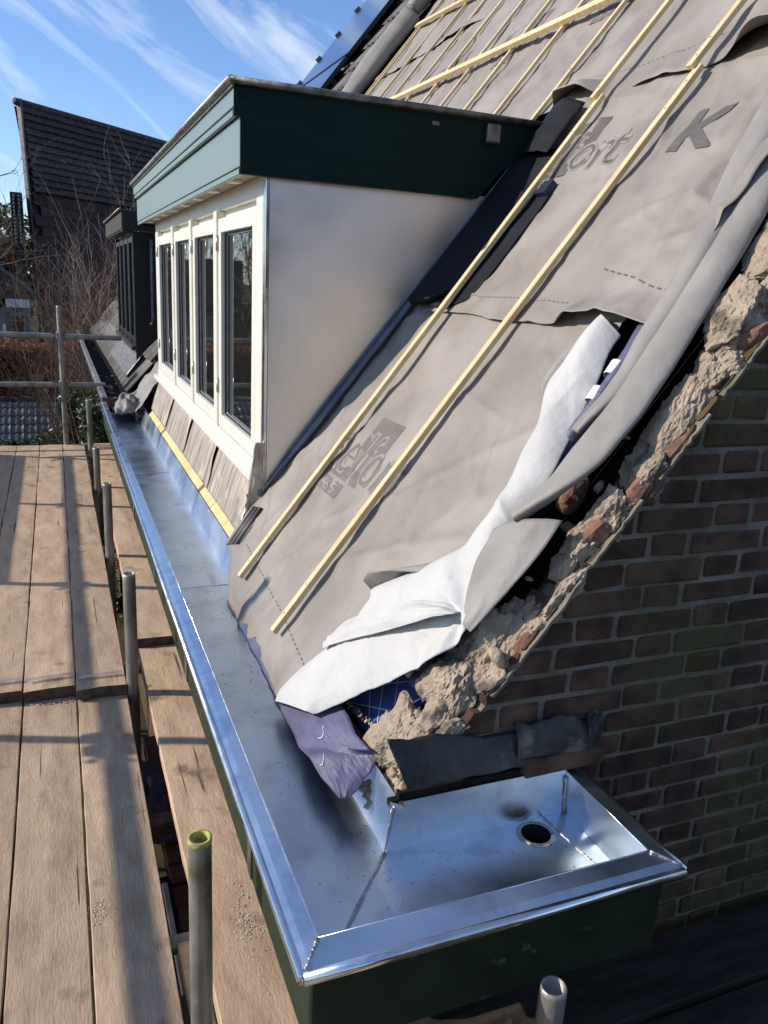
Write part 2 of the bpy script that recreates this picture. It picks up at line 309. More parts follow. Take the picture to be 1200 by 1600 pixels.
def scaff_tube(name, label, p0, p1, group, rim=None, r=.02415):
    """hollow galvanised tube from p0 to p1 (p1 = open end in view)"""
    p0, p1 = Vector(p0), Vector(p1); t = thing(name, label, 'scaffold tube', p0, group)
    d = (p1-p0).normalized(); a, b = frame_of(d); seg = 20; vs, fs = [], []
    rings = [(p0, r), (p0.lerp(p1, .5), r), (p1-d*.012, r), (p1, r-.001), (p1, r-.0045), (p1-d*.12, r-.0045)]
    for c, q in rings:
        for k in range(seg): th = 2*math.pi*k/seg; vs.append(c+a*q*math.cos(th)+b*q*math.sin(th))
    for i in range(len(rings)-1):
        for k in range(seg): fs.append([i*seg+k, i*seg+(k+1) % seg, (i+1)*seg+(k+1) % seg, (i+1)*seg+k])
    n0 = len(rings)-1; fs.append([n0*seg+k for k in range(seg)]); fs.append([k for k in range(seg)][::-1])
    mesh('tube_wall', vs, fs, STEEL, t, True)
    if rim:
        vs, fs = [], []; seg = 28
        for z, q in ((-.007, r+.0006), (.0009, r+.0005), (.0009, r-.0052), (-.02, r-.0052)):
            for k in range(seg):
                th = 2*math.pi*k/seg; zz = z-(.006*abs(fbm(k*.6, z*9, 2, 2)) if z < -.001 else 0); vs.append(p1+d*zz+a*q*math.cos(th)+b*q*math.sin(th))
        for i in range(3):
            for k in range(seg): fs.append([i*seg+k, i*seg+(k+1) % seg, (i+1)*seg+(k+1) % seg, (i+1)*seg+k])
        mesh('painted_rim', vs, fs, rim, t, True)
    return t
def coupler(parent, c, ax):
    """clamp with bolt tails round a joint"""
    c = Vector(c)
    box('coupler', c-Vector((.034, .034, .04)), c+Vector((.034, .034, .04)), STEELD, parent, .008)
    for s in (-1, 1):
        d = Vector((-.075, s*.02, s*.028)) if ax == 'x' else Vector((s*.02, -.075, s*.028))
        vs, fs = tube_geo([c, c+d], .006, 6); q = tube_geo([c+d*.85, c+d*1.0], .012, 6, True, vs, fs); mesh('coupler_bolt', vs, fs, STEELD, parent)
GS = 'inner row of scaffold standards'
ins = [(.215, 1.395, -1.10, 'thick near scaffold tube with yellow painted rim, standing in the gap between planks', YELP),
       (.208, 3.02, -1.117, 'second scaffold tube up the gap, top open, beside the plank end', None),
       (.216, 4.59, -1.149, 'third scaffold tube standing in the gap beside the gutter', None),
       (.226, 6.19, -1.272, 'short fourth scaffold tube in the gap near the end of the deck', None),
       (.236, 7.70, -1.135, 'last slim tube of the gap row, at the corner of the deck before the ivy', None)]
for x, y, z, lb, rim in ins: scaff_tube('scaffold_tube', lb, (x, y, GZ), (x, y, z), GS, rim)
scaff_tube('scaffold_tube', 'open scaffold tube rising below the gutter return by the brick gable', (.745, .905, GZ), (.748, .900, -1.165), 'gable side scaffold standards')
# a lashing point / rope stub beside that tube
t = thing('rope_stub', 'frayed pale rope end poking up below the gutter return', 'rope', (.66, .9, -1.64))
vs, fs = tube_geo([(.66, .90, -1.64), (.662, .90, -1.45), (.658, .897, -1.27), (.66, .896, -1.225), (.661, .896, -1.20)], [.013, .014, .012, .010, .003], 9)
mesh('rope', vs, fs, JOINT, t, True)
# far end post with its two rails, and the outer row that throws the long shadows
fp = scaff_tube('scaffold_post', 'galvanised guard post at the far end of the deck with two rails clamped on', (.027, 7.86, GZ), (.030, 7.86, -.322), 'far end guard')
scaff_tube('guard_rail', 'upper galvanised rail across the far end of the deck', (-1.85, 7.905, -.575), (.555, 7.905, -.595), 'far end guard')
scaff_tube('guard_rail', 'lower galvanised rail across the far end of the deck', (-1.85, 7.905, -1.02), (.40, 7.905, -1.03), 'far end guard')
for z in (-.585, -1.025): coupler(fp, (.028, 7.88, z), 'x')
XO = -1.755
sy = [3.31, 4.745, 6.31, 7.835]
for k, y in enumerate(sy + [1.7]):
    s_ = scaff_tube('outer_standard', ['outer guard post whose shadow bar crosses the foreground planks and reaches the roof', 'outer guard post whose shadow bar crosses the middle of the far planks', 'outer guard post whose thin shadow crosses the far half of the far planks', 'outer corner post at the far end of the deck', 'short outer guard post beside the foreground planks'][k], (XO, y, GZ), (XO, y, .36 if k < 4 else -.45), 'outer row of scaffold posts')
    coupler(s_, (XO+.03, y, -.592), 'y'); 
    if k == 0: coupler(s_, (XO+.03, y-.08, -.592), 'y')
scaff_tube('outer_guard_rail', 'long outer guard rail that throws the broad shadow down the deck', (XO+.05, -1.5, -.592), (XO+.05, 7.88, -.592), 'outer guard')
o = box('guard_board', (XO+.03, 4.72, -1.56), (XO+.055, 7.86, -.775), BOARD, None, .004); tag(o, 'solid guard board along the outer edge, shading the left of the far planks', 'guard board')
for y, wh in ((1.75, 'the foreground planks'), (3.36, 'the overlapping plank ends'), (4.9, 'the middle of the far planks'), (6.4, 'the far planks past the short tube'), (7.6, 'the far end of the deck')):
    scaff_tube('transom', 'cross tube beneath '+wh, (-1.8, y, ZN-.042-.0255 if y < 3.4 else ZF-.042-.026), (.50, y, ZN-.042-.0255 if y < 3.4 else ZF-.042-.026), 'cross tubes under the deck')
# seen down through the gap: sill of red clay tiles, an aluminium window profile, a timber and purple foil
t = thing('clay_tile_sill', 'row of dark red clay tiles seen down the gap between planks', 'tile row', (.34, 2.4, -2.05))
for k in range(14):
    y = 1.75+k*.105
    box('tile', (.255, y, -1.985+.02*(k % 2)*.2), (.46, y+.098, -1.955), CLAY, t, .004, None, .004)
box('bed', (.26, 1.72, -2.06), (.46, 3.25, -1.985), BLACKM, t, 0)
t = thing('window_profile', 'broken white and grey window profile lying below the gap', 'window profile', (.21, 1.9, -2.0))
for k in range(3):
    box('rail', (.165+k*.028, 1.62, -1.955+.006*k), (.185+k*.028, 2.25, -1.93+.006*k), ALU, t, .003)
box('support_ledge', (.10, 1.55, -2.05), (.25, 2.32, -1.956), BLACKM, t, 0)
o = grid('purple_sheeting', 14, 20, lambda u, v: (.17+.12*u, 2.45+.5*v, -1.92+.05*fbm(u*3, v*5, 2, 3)), PURP, thick=.002); tag(o, 'crumpled purple sheeting down in the gap between planks', 'sheeting')
o = box('timber_offcut', (.14, 2.30, -1.78), (.34, 2.36, -1.73), BOARDE, None, .005); tag(o, 'dark timber offcut wedged across the gap between planks', 'timber')
o = box('support_timber', (.205, -.2, -1.74), (.262, 1.75, -1.68), BATT, None, .004); tag(o, 'pale sawn timber showing beside the foot of the near tube', 'timber')
o = box('ledge_block', (.135, 1.42, -1.80), (.255, 1.60, -1.70), JOINT, None, .008, None, .006); tag(o, 'grey block in the gap beside the near tube', 'block')
# gable-side deck in deep shade
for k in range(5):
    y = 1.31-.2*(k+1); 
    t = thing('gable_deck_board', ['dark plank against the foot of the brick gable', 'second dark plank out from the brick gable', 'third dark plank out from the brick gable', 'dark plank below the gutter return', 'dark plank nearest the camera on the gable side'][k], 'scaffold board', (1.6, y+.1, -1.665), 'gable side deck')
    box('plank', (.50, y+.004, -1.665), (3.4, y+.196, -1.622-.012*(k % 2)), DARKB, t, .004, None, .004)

# ------------------------------------------------------------------ zinc gutter (L-shaped, new) on its green box
gt = thing('zinc_gutter', 'new shiny zinc box gutter running along the eave and returning round the gable corner', 'gutter', (.47, 1.2, -1.163))
ZFl = -1.163; YE = 7.12
bm = bmesh.new()
def loop(pts): 
    vv = [bm.verts.new(p) for p in pts]; return [bm.edges.new((vv[i], vv[(i+1) % len(vv)])) for i in range(len(vv))]
DX, DY, DRr = .937, 1.258, .034
es = loop([(.356, 1.03, ZFl), (.80, 1.03, ZFl), (1.045, 1.03, ZFl), (1.045, 1.306, ZFl), (.59, 1.306, ZFl), (.59, 3.0, ZFl), (.59, YE, ZFl), (.356, YE, ZFl), (.356, 3.0, ZFl)])
es += loop([(DX+DRr*math.cos(2*math.pi*k/32), DY+DRr*math.sin(2*math.pi*k/32), ZFl) for k in range(32)])
bmesh.ops.triangle_fill(bm, edges=es, use_beauty=True)
bm_obj('gutter_floor', bm, ZINC, gt)
vs, fs = [], []
for r, z in ((DRr, ZFl), (DRr-.001, ZFl-.004), (DRr-.003, ZFl-.12)):
    for k in range(32): vs.append((DX+r*math.cos(2*math.pi*k/32), DY+r*math.sin(2*math.pi*k/32), z))
for i in range(2):
    for k in range(32): fs.append([i*32+k, i*32+(k+1) % 32, (i+1)*32+(k+1) % 32, (i+1)*32+k])
fs.append([64+k for k in range(32)]); mesh('outlet_pipe', vs, fs, BLACKM, gt, True)
vs, fs = [], []
for k in range(40):
    t_ = 2*math.pi*k/40
    for r, z in ((DRr-.0005, .0012), (DRr+.004, .004), (DRr+.010+.004*fbm(k*.7, 3, 1, 2), .0008)): vs.append((DX+r*math.cos(t_), DY+r*math.sin(t_), ZFl+z))
for k in range(40):
    for i in range(2): a, b = k*3+i, ((k+1) % 40)*3+i; fs.append([a, a+1, b+1, b])
mesh('outlet_solder_ring', vs, fs, SOLD, gt, True)
outer = [Vector((.312, YE, -1.068)), Vector((.312, .976, -1.068)), Vector((1.088, .976, -1.068)), Vector((1.088, 1.332, -1.068))]
inner = [Vector((.352, YE, -1.056)), Vector((.352, 1.028, -1.056)), Vector((1.041, 1.028, -1.056)), Vector((1.041, 1.312, -1.056))]
for k, nm in enumerate(('front_flange', 'return_flange', 'end_flange')):
    a, b, c, d = outer[k], outer[k+1], inner[k+1], inner[k]; n = 24 if k == 0 else 6
    vs, fs = [], []
    for i in range(n+1):
        q = i/n; o_, i_ = a.lerp(b, q), d.lerp(c, q)
        w = .0012*fbm(q*n*.6, k*3, 2, 2)
        vs += [o_+Vector((0, 0, w)), o_.lerp(i_, .35)+Vector((0, 0, .002+w)), i_]
    for i in range(n):
        for j in range(2): fs.append([i*3+j, i*3+j+1, i*3+4+j, i*3+3+j])
    mesh(nm, vs, fs, ZINC if k else ZINCB, gt, False)
    # rolled bead along the outer edge
    e = (b-a).normalized()
    tube('rolled_bead', [a+Vector((0, 0, -.010)), a.lerp(b, .25)+Vector((0, 0, -.0098)), a.lerp(b, .5)+Vector((0, 0, -.0101)), b+Vector((0, 0, -.010))], .0115, ZINCB, gt, 14)
    lo0, lo1 = Vector((d.x, d.y, ZFl)), Vector((c.x, c.y, ZFl))
    sh = Vector((.004, 0, 0)) if k == 0 else (Vector((0, .002, 0)) if k == 1 else Vector((.004, 0, 0)))
    mesh('inner_upstand', [d, c, lo1+sh, lo0+sh], [[0, 1, 2, 3]], ZINC, gt)
    tube('folded_edge', [d, c], .0014, ZINCB, gt, 6)
# back upstands (towards the roof, and against the gable)
def strip(name, A, B, C, D, m, parent, n=30, amp=.0015, sd=0):
    A, B, C, D = map(Vector, (A, B, C, D)); nrm = (B-A).cross(D-A).normalized()
    return grid(name, n, 3, lambda u, v: A.lerp(B, u).lerp(D.lerp(C, u), v)+nrm*(amp*fbm(u*n*.25, v*2, sd, 2)), m, parent)
strip('back_upstand', (.59, 1.306, ZFl), (.59, YE, ZFl), (.622, YE, -1.05), (.622, 1.306, -1.05), ZINC, gt, 60, .001, 3)
strip('gable_upstand', (.59, 1.306, ZFl), (1.045, 1.306, ZFl), (1.041, 1.314, -1.048), (.60, 1.314, -1.05), ZINC, gt, 12, .001, 5)
mesh('corner_gusset', [(.588, 1.300, ZFl), (.625, 1.292, -1.046), (.600, 1.318, -1.046), (.628, 1.36, -1.046), (.625, 1.36, -1.12)], [[0, 1, 3, 4], [0, 2, 1]], ZINCB, gt)
# soldered joints: mitre, corner verticals, sheet laps
def bead(name, pts, r, m=SOLD, amp=.5):
    P = []; pts = [Vector(p) for p in pts]
    for i in range(len(pts)-1):
        for q in range(9): P.append(pts[i].lerp(pts[i+1], q/9))
    P.append(pts[-1]); rad = [r*(1+amp*fbm(i*.9, 2, r*100, 2)) for i in range(len(P))]
    tube(name, P, rad, m, gt, 8, True, .6)
bead('solder_seam', [(.36, 1.034, ZFl+.001), (.588, 1.304, ZFl+.001)], .0042)
bead('solder_seam', [(.588, 1.303, ZFl), (.602, 1.306, -1.055)], .004)
bead('solder_seam', [(1.042, 1.304, ZFl), (1.040, 1.308, -1.07)], .004)
bead('solder_seam', [(.985, 1.302, ZFl+.0008), (1.0, 1.18, ZFl+.0008), (1.02, 1.05, ZFl+.0008)], .003)
bead('solder_seam', [(.356, 2.93, ZFl+.0005), (.59, 2.93, ZFl+.0005)], .002, ZINCB, .2)
bead('solder_seam', [(.356, 4.86, ZFl+.0005), (.59, 4.86, ZFl+.0005)], .0035, ZINCB, .2)
bead('solder_seam', [(.356, 5.9, ZFl+.0005), (.59, 5.9, ZFl+.0005)], .0035, ZINCB, .2)
bead('solder_seam', [(.315, .98, -1.064), (.350, 1.025, -1.054)], .003)
bead('solder_seam', [(1.086, .98, -1.064), (1.043, 1.025, -1.054)], .0035)
# small specks of mortar grit lying in the gutter
rr = random.Random(5); vs, fs = [], []
for _ in range(420):
    q = rr.random()
    if q < .75: x, y = .40+.19*rr.random()**.6, 1.2+1.7*rr.random()
    else: x, y = .5+.5*rr.random(), 1.05+.24*rr.random()
    s = rr.uniform(.0007, .0022); b = len(vs)
    vs += [(x-s, y-s, ZFl+.0004), (x+s, y-s*.5, ZFl+.0004), (x+s*.3, y+s, ZFl+.0004), (x, y, ZFl+s)]; fs += [[b, b+1, b+3], [b+1, b+2, b+3], [b+2, b, b+3]]
tag(mesh('grit', vs, fs, BLACKM), 'dark grit specks lying on the zinc gutter floor', 'grit', kind='stuff')
# green gutter box
fb = thing('gutter_fascia', 'dark green painted timber box carrying the zinc gutter round the corner', 'fascia', (.6, 1.0, -1.19))
box('long_board', (.330, .994, -1.262), (.350, YE, -1.083), GREENG, fb, .003)
box('return_board', (.331, .992, -1.264), (1.058, 1.012, -1.082), GREENG, fb, .003)
box('end_board', (1.0475, 1.014, -1.263), (1.0565, 1.335, -1.0815), GREENG, fb, .002)
box('soffit_board', (.351, 1.013, -1.191), (.895, 1.334, -1.179), GREENG, fb, .001)
box('soffit_board', (.979, 1.013, -1.191), (1.046, 1.334, -1.179), GREENG, fb, .001)
box('soffit_board', (.8955, 1.013, -1.191), (.9785, 1.215, -1.179), GREENG, fb, .001)
box('long_soffit', (.351, 1.336, -1.191), (.60, YE, -1.179), GREENG, fb, .001)
for y in (1.42, 2.35, 3.25, 4.2, 5.2, 6.2):
    box('gutter_bracket', (.3265, y, -1.255), (.3295, y+.035, -1.079), ZOLD, fb, .001)
# house front wall below the gutter, seen under the eave from the side
def wallbox(name, lo, hi, m): return struct(box(name, lo, hi, m, None, 0))

# ------------------------------------------------------------------ brick gable
CW = -1.172                                      # rake line of the brickwork (n.x = CW)
YW = 1.340
gw = thing('brick_gable', 'dark red brick gable wall in shade with pale joints and a ragged sloping top', 'brick wall', (1.5, 1.4, GZ))
def rake_x(z, c=CW): return (C52*z - c)/S52      # x of the rake at height z
bm = bmesh.new()
top = 1.9
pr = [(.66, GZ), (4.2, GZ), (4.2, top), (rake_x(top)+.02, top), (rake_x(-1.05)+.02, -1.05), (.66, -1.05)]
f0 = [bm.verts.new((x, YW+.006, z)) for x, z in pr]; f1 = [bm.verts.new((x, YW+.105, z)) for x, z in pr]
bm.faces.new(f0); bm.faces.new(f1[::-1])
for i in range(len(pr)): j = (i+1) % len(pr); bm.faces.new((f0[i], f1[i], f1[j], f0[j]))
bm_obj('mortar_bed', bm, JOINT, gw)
STR, HDR, JT, CO = .213, .102, .011, .0627
def brick_mesh(L, sd):
    rr = random.Random(sd); bm = bmesh.new(); bmesh.ops.create_cube(bm, size=1)
    for v in bm.verts: v.co = Vector((v.co.x*L, v.co.y*.10, v.co.z*(CO-JT)))
    bmesh.ops.bevel(bm, geom=bm.edges[:], offset=.006, segments=1, affect='EDGES')
    for v in bm.verts: v.co += Vector([rr.uniform(-.0028, .0028) for _ in range(3)])
    me = bpy.data.meshes.new('brick'); bm.to_mesh(me); bm.free(); me.materials.append(BRICK); return me
SM = [brick_mesh(STR, k) for k in range(5)]; HM = [brick_mesh(HDR, 20+k) for k in range(5)]
z0 = -1.662; rest_v, rest_f = [], []
rr = random.Random(11)
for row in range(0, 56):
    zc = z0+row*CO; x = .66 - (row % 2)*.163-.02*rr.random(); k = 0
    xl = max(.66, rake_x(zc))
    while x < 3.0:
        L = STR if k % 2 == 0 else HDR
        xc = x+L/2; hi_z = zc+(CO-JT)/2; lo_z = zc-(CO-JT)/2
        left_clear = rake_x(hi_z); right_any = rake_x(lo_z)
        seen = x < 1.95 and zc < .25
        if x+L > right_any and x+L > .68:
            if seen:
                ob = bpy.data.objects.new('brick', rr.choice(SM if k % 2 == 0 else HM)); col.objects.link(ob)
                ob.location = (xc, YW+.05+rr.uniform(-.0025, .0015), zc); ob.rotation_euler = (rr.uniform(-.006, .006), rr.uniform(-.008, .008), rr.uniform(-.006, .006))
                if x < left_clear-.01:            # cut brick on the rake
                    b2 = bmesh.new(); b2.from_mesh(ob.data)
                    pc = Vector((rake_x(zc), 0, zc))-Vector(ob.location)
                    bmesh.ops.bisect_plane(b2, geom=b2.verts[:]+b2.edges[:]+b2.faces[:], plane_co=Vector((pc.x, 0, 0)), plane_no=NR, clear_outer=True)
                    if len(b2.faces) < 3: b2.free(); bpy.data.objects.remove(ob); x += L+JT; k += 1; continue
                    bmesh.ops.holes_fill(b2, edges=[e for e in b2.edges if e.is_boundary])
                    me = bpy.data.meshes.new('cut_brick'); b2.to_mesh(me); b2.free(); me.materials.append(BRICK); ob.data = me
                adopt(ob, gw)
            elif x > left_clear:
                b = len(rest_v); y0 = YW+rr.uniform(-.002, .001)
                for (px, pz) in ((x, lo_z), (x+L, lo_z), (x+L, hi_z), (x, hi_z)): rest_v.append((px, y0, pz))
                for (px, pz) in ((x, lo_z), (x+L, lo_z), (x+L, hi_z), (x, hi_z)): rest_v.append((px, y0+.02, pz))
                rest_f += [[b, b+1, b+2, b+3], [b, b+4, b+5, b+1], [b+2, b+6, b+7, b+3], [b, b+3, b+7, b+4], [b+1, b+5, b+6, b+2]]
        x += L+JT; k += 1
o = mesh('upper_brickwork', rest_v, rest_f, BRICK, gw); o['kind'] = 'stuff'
# ragged mortar bedding and broken brick along the sloping top
def rock(name, c, size, sd, m, parent, rotdeg=52, rough=.22, sub=4, flat=0.):
    """chipped angular lump: a rough ball cut by random planes, then pitted"""
    rr = random.Random(int(sd*100)+sub); bm = bmesh.new(); bmesh.ops.create_icosphere(bm, subdivisions=sub, radius=1)
    Mx = Matrix.Rotation(-R(rotdeg), 3, 'Y')
    cuts = [(Vector((rr.gauss(0, 1), rr.gauss(0, 1), rr.gauss(0, 1))).normalized(), rr.uniform(.52, .86)) for _ in range(11)]
    for v in bm.verts:
        p = v.co.copy()
        k = max(abs(p.x), abs(p.y), abs(p.z)); p = p.lerp(p/k*.9, .6)
        for n_, d_ in cuts:
            q = n_.dot(p)
            if q > d_: p *= (d_/q)*.9+.1
        d = 1+rough*.8*fbm(p.x*1.2+sd, p.y*1.2, p.z*1.2, 4, .55)
        d += rough*.45*abs(fbm(p.x*3.5+sd, p.y*3.5, p.z*3.5+3, 4, .65))
        d -= rough*.5*max(0, fbm(p.x*7, p.y*7+sd, p.z*7, 3, .6))*.6+.05*max(0, noise.noise(p*14+Vector((sd, 0, 0))))
        p = Vector((p.x*size[0], p.y*size[1], p.z*size[2]))*d
        v.co = Mx @ p + Vector(c)
    return bm_obj(name, bm, m, parent, sub < 3)
lumps = [  # s along slope, y, h, (length, depth, thick)
 (2.34, 1.47, .02, (.20, .125, .085)), (2.08, 1.455, .03, (.16, .12, .08)), (1.86, 1.45, .03, (.14, .115, .078)), (1.71, 1.43, .012, (.10, .10, .066)),
 (1.56, 1.445, .02, (.14, .105, .062)), (1.41, 1.405, -.025, (.10, .075, .05)), (1.30, 1.425, .0, (.11, .085, .055)), (1.17, 1.405, -.015, (.09, .07, .05)),
 (1.03, 1.41, -.012, (.14, .055, .045)), (.90, 1.395, -.025, (.09, .055, .042)), (.79, 1.39, -.028, (.08, .055, .042)), (.705, 1.41, -.02, (.07, .055, .05)),
 (.60, 1.375, -.04, (.10, .036, .042)), (.49, 1.385, -.04, (.08, .048, .046)), (.385, 1.43, -.002, (.13, .08, .055)), (.255, 1.44, .008, (.12, .08, .05)),
 (.15, 1.40, -.018, (.09, .066, .055)), (.075, 1.46, .003, (.10, .075, .055)), (.005, 1.42, -.03, (.09, .066, .05))]
for i, (s, y, h, sz) in enumerate(lumps):
    rock('mortar_lump', RP(y, s, h-.05), sz, i*3.7, SAND, gw, 52+random.uniform(-10, 10), .30, 5)
for i in range(16):                               # filling between the larger lumps
    s = .05+i*.145; wd = .05+.035*smooth01((s-1.0)/.5)
    rock('mortar_lump', RP(1.40+.02*math.sin(i*2.3)+.02*smooth01((s-1.2)/.5), s, -.065+.012*math.sin(i*1.7)), (random.uniform(.05, .085), wd, random.uniform(.028, .045)), 300+i*1.9, SAND, gw, 52+random.uniform(-20, 20), .34, 4)
for i in range(46):                               # smaller crumbs and chips lying between
    s = random.uniform(.02, 2.2); z_ = random.uniform(.006, .024); rock('mortar_crumb', RP(random.uniform(1.35, 1.50), s, -.035+random.uniform(-.035, .02)), [z_*random.uniform(.7, 1.5) for _ in range(3)], 100+i*2.1, random.choice([SAND, SAND, SAND, SAND, SAND, BRICKO]), gw, random.uniform(0, 90), .35, 2)
for s, y, h, sz in [(1.0, 1.362, -.062, (.06, .026, .028)), (.72, 1.37, -.045, (.04, .034, .026)), (1.28, 1.365, -.055, (.05, .03, .03)), (.86, 1.36, -.06, (.05, .026, .026)), (.44, 1.362, -.07, (.05, .024, .026)), (.53, 1.365, -.09, (.06, .02, .022)), (1.62, 1.36, -.075, (.05, .02, .02)), (1.22, 1.36, -.085, (.055, .02, .022)), (.80, 1.53, -.05, (.07, .03, .035)), (1.30, 1.385, -.05, (.03, .02, .012))]:
    rock('broken_brick', RP(y, s, h), sz, s*9, BRICKO, gw, 52, .12, 3)
for s0, s1, hh in [(.30, .62, -.062), (.66, .84, -.058), (.90, 1.08, -.062), (1.13, 1.32, -.06), (1.36, 1.62, -.064), (1.70, 2.05, -.06)]:   # thin pale slate edge under the bedding
    bm = bmesh.new(); A = [RP(1.331, s0, hh), RP(1.42, s0, hh), RP(1.42, s1, hh), RP(1.331, s1, hh)]
    n = 14; T, B = [], []
    for i in range(n+1):
        q = i/n; e = .004*fbm(i*.8, s0*9, 1, 2)
        a = RP(1.331+e, s0+(s1-s0)*q, hh+.003*fbm(i*.5, s0, 4, 2)); c = RP(1.42, s0+(s1-s0)*q, hh)
        T.append((bm.verts.new(a), bm.verts.new(c))); B.append((bm.verts.new(a-NR*.007), bm.verts.new(c-NR*.007)))
    for i in range(n):
        bm.faces.new((T[i][0], T[i+1][0], T[i+1][1], T[i][1])); bm.faces.new((B[i][0], B[i][1], B[i+1][1], B[i+1][0])); bm.faces.new((T[i][0], B[i][0], B[i+1][0], T[i+1][0]))
    for i in (0, n): bm.faces.new((T[i][0], T[i][1], B[i][1], B[i][0]))
    bm_obj('edge_strip', bm, JOINT, gw)
# old lead flashing and brick ledge above the gutter return
ol = thing('old_lead_flashing', 'dark crumpled old lead flashing folded along the brick above the gutter return', 'flashing', (.85, 1.32, -1.03))
tp = [(.592, -.906), (.64, -.915), (.70, -.912), (.76, -.925), (.83, -.945), (.90, -.945), (.945, -.948)]
def lf(u, v):
    i = min(len(tp)-2, int(u*(len(tp)-1))); q = u*(len(tp)-1)-i; x = tp[i][0]*(1-q)+tp[i+1][0]*q; zt = tp[i][1]*(1-q)+tp[i+1][1]*q
    zb = -1.008-.008*u; xb = .628+.32*u
    z = zt*(1-v)+zb*v; X = x*(1-v)+xb*v
    return (X, 1.336-.016*math.sin(v*1.5)-.014*v+.005*fbm(u*5, v*2, 3, 4)-.010*(1-u)*(v), z+.003*fbm(u*7, v*3, 8, 3))
grid('front_sheet', 30, 12, lf, LEADO, ol, True, .003)
def lf2(u, v):
    x = .90+.215*u; zt = -.915-.010*math.sin(u*8)-.03*u*u; zb = -1.0-.02*u
    return (x, 1.330-.02*math.sin(v*2)+.005*fbm(u*5+4, v*3, 1, 4), zt*(1-v)+zb*v+.004*fbm(u*9, v*4, 6, 3))
grid('rear_sheet', 22, 10, lf2, LEADO, ol, True, .003)
lg = thing('brick_ledge', 'stub of red brick ledge under the old lead flashing', 'brick ledge', (1.0, 1.32, -1.05))
box('ledge_brick', (.92, 1.300, -1.046), (1.135, 1.338, -1.004), BRICKO if False else BRICK, lg, .005, None, .004)
rock('mortar_knob', (1.115, 1.325, -.975), (.028, .022, .05), 4, LEADO, lg, 0, .3, 3)
rock('mortar_foot', (.655, 1.345, -1.035), (.035, .02, .025), 9, SAND, lg, 0, .3, 3)
for k in range(2): box('sill_strip', (.60+.02*k, 1.318, -1.062+.016*k), (1.0, 1.334, -1.047+.016*k), BLACKM, lg, 0)
# cavity behind: inner leaf, rafter and dark roof boarding
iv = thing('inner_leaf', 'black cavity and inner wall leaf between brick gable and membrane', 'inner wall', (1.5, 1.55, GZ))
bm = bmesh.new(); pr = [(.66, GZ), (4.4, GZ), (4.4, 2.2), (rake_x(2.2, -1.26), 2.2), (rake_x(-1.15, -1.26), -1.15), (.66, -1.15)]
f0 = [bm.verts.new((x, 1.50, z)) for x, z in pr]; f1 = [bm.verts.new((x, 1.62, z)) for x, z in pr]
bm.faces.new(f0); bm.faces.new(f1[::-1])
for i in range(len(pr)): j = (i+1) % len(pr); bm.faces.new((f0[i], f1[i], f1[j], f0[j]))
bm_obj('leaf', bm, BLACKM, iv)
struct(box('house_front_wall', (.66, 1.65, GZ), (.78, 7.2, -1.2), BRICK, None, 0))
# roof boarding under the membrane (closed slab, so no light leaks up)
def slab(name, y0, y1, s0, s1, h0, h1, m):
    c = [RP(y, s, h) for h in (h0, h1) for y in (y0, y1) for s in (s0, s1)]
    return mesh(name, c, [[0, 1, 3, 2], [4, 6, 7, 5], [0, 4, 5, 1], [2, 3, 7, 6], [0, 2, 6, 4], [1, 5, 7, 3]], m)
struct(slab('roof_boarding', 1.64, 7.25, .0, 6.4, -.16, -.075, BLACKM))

# ------------------------------------------------------------------ roof membrane strips
def lerp_tab(tab, x):
    if x <= tab[0][0]: return tab[0][1]
    for (a, p), (b, q) in zip(tab, tab[1:]):
        if x <= b: return p+(q-p)*(x-a)/(b-a)
    return tab[-1][1]
def ridge(x): return 1-abs(x)*2 if abs(x) < .5 else 0
def wrinkle(y, s, sd):
    w = .010*fbm(y*1.9+sd, s*1.9, sd, 3)
    n1 = fbm(y*3.1+s*1.4+sd, s*2.6-y*.9, 4+sd, 2)             # soft creases
    w += .011*max(0, 1-abs(n1)*5)*(.5+fbm(y*1.2, s*1.2, sd+9, 2))
    n2 = fbm(y*5.5-s*3.5+sd, s*2.2+y*2, 1+sd, 2)
    w += .007*max(0, 1-abs(n2)*4.5)*(.5+.8*fbm(y*.9+3, s*.9, sd+2, 2))
    return w+creases(y, s, sd)
def crease_set(sd, y0, y1, s0, s1, n, amp):
    rr = random.Random(sd); out = []
    for _ in range(n):
        a = rr.gauss(.9, .7); out.append((rr.uniform(y0, y1), rr.uniform(s0, s1), math.cos(a), math.sin(a), rr.uniform(.08, .34), amp*rr.uniform(-.6, 1), rr.uniform(.007, .02)))
    return out
CR = {0: crease_set(1, 1.6, 3.0, -.1, 1.3, 46, .006), 3.3: crease_set(2, 1.6, 3.0, 1.2, 2.3, 40, .007), 7.7: crease_set(3, 1.6, 7.2, 2.2, 3.6, 110, .008), 12.1: crease_set(4, 1.6, 7.2, 3.5, 6, 50, .008)}
def creases(y, s, sd):
    h = 0
    for (cy, cs, dx, dy, L, a, w) in CR[sd]:
        py, ps = y-cy, s-cs
        if abs(py) > .36 or abs(ps) > .36: continue
        t = py*dx+ps*dy; d = abs(-py*dy+ps*dx)
        if abs(t) < L and d < w*5: h += a*math.exp(-d/w)*(1-(t/L)**2)
    return h
LOW_R = [(-.13, 1.93), (.0, 1.86), (.16, 1.80), (.30, 1.74), (.45, 1.60), (.6, 1.58), (.8, 1.62), (1.0, 1.70), (1.1, 1.73), (1.24, 1.72), (1.4, 1.70)]
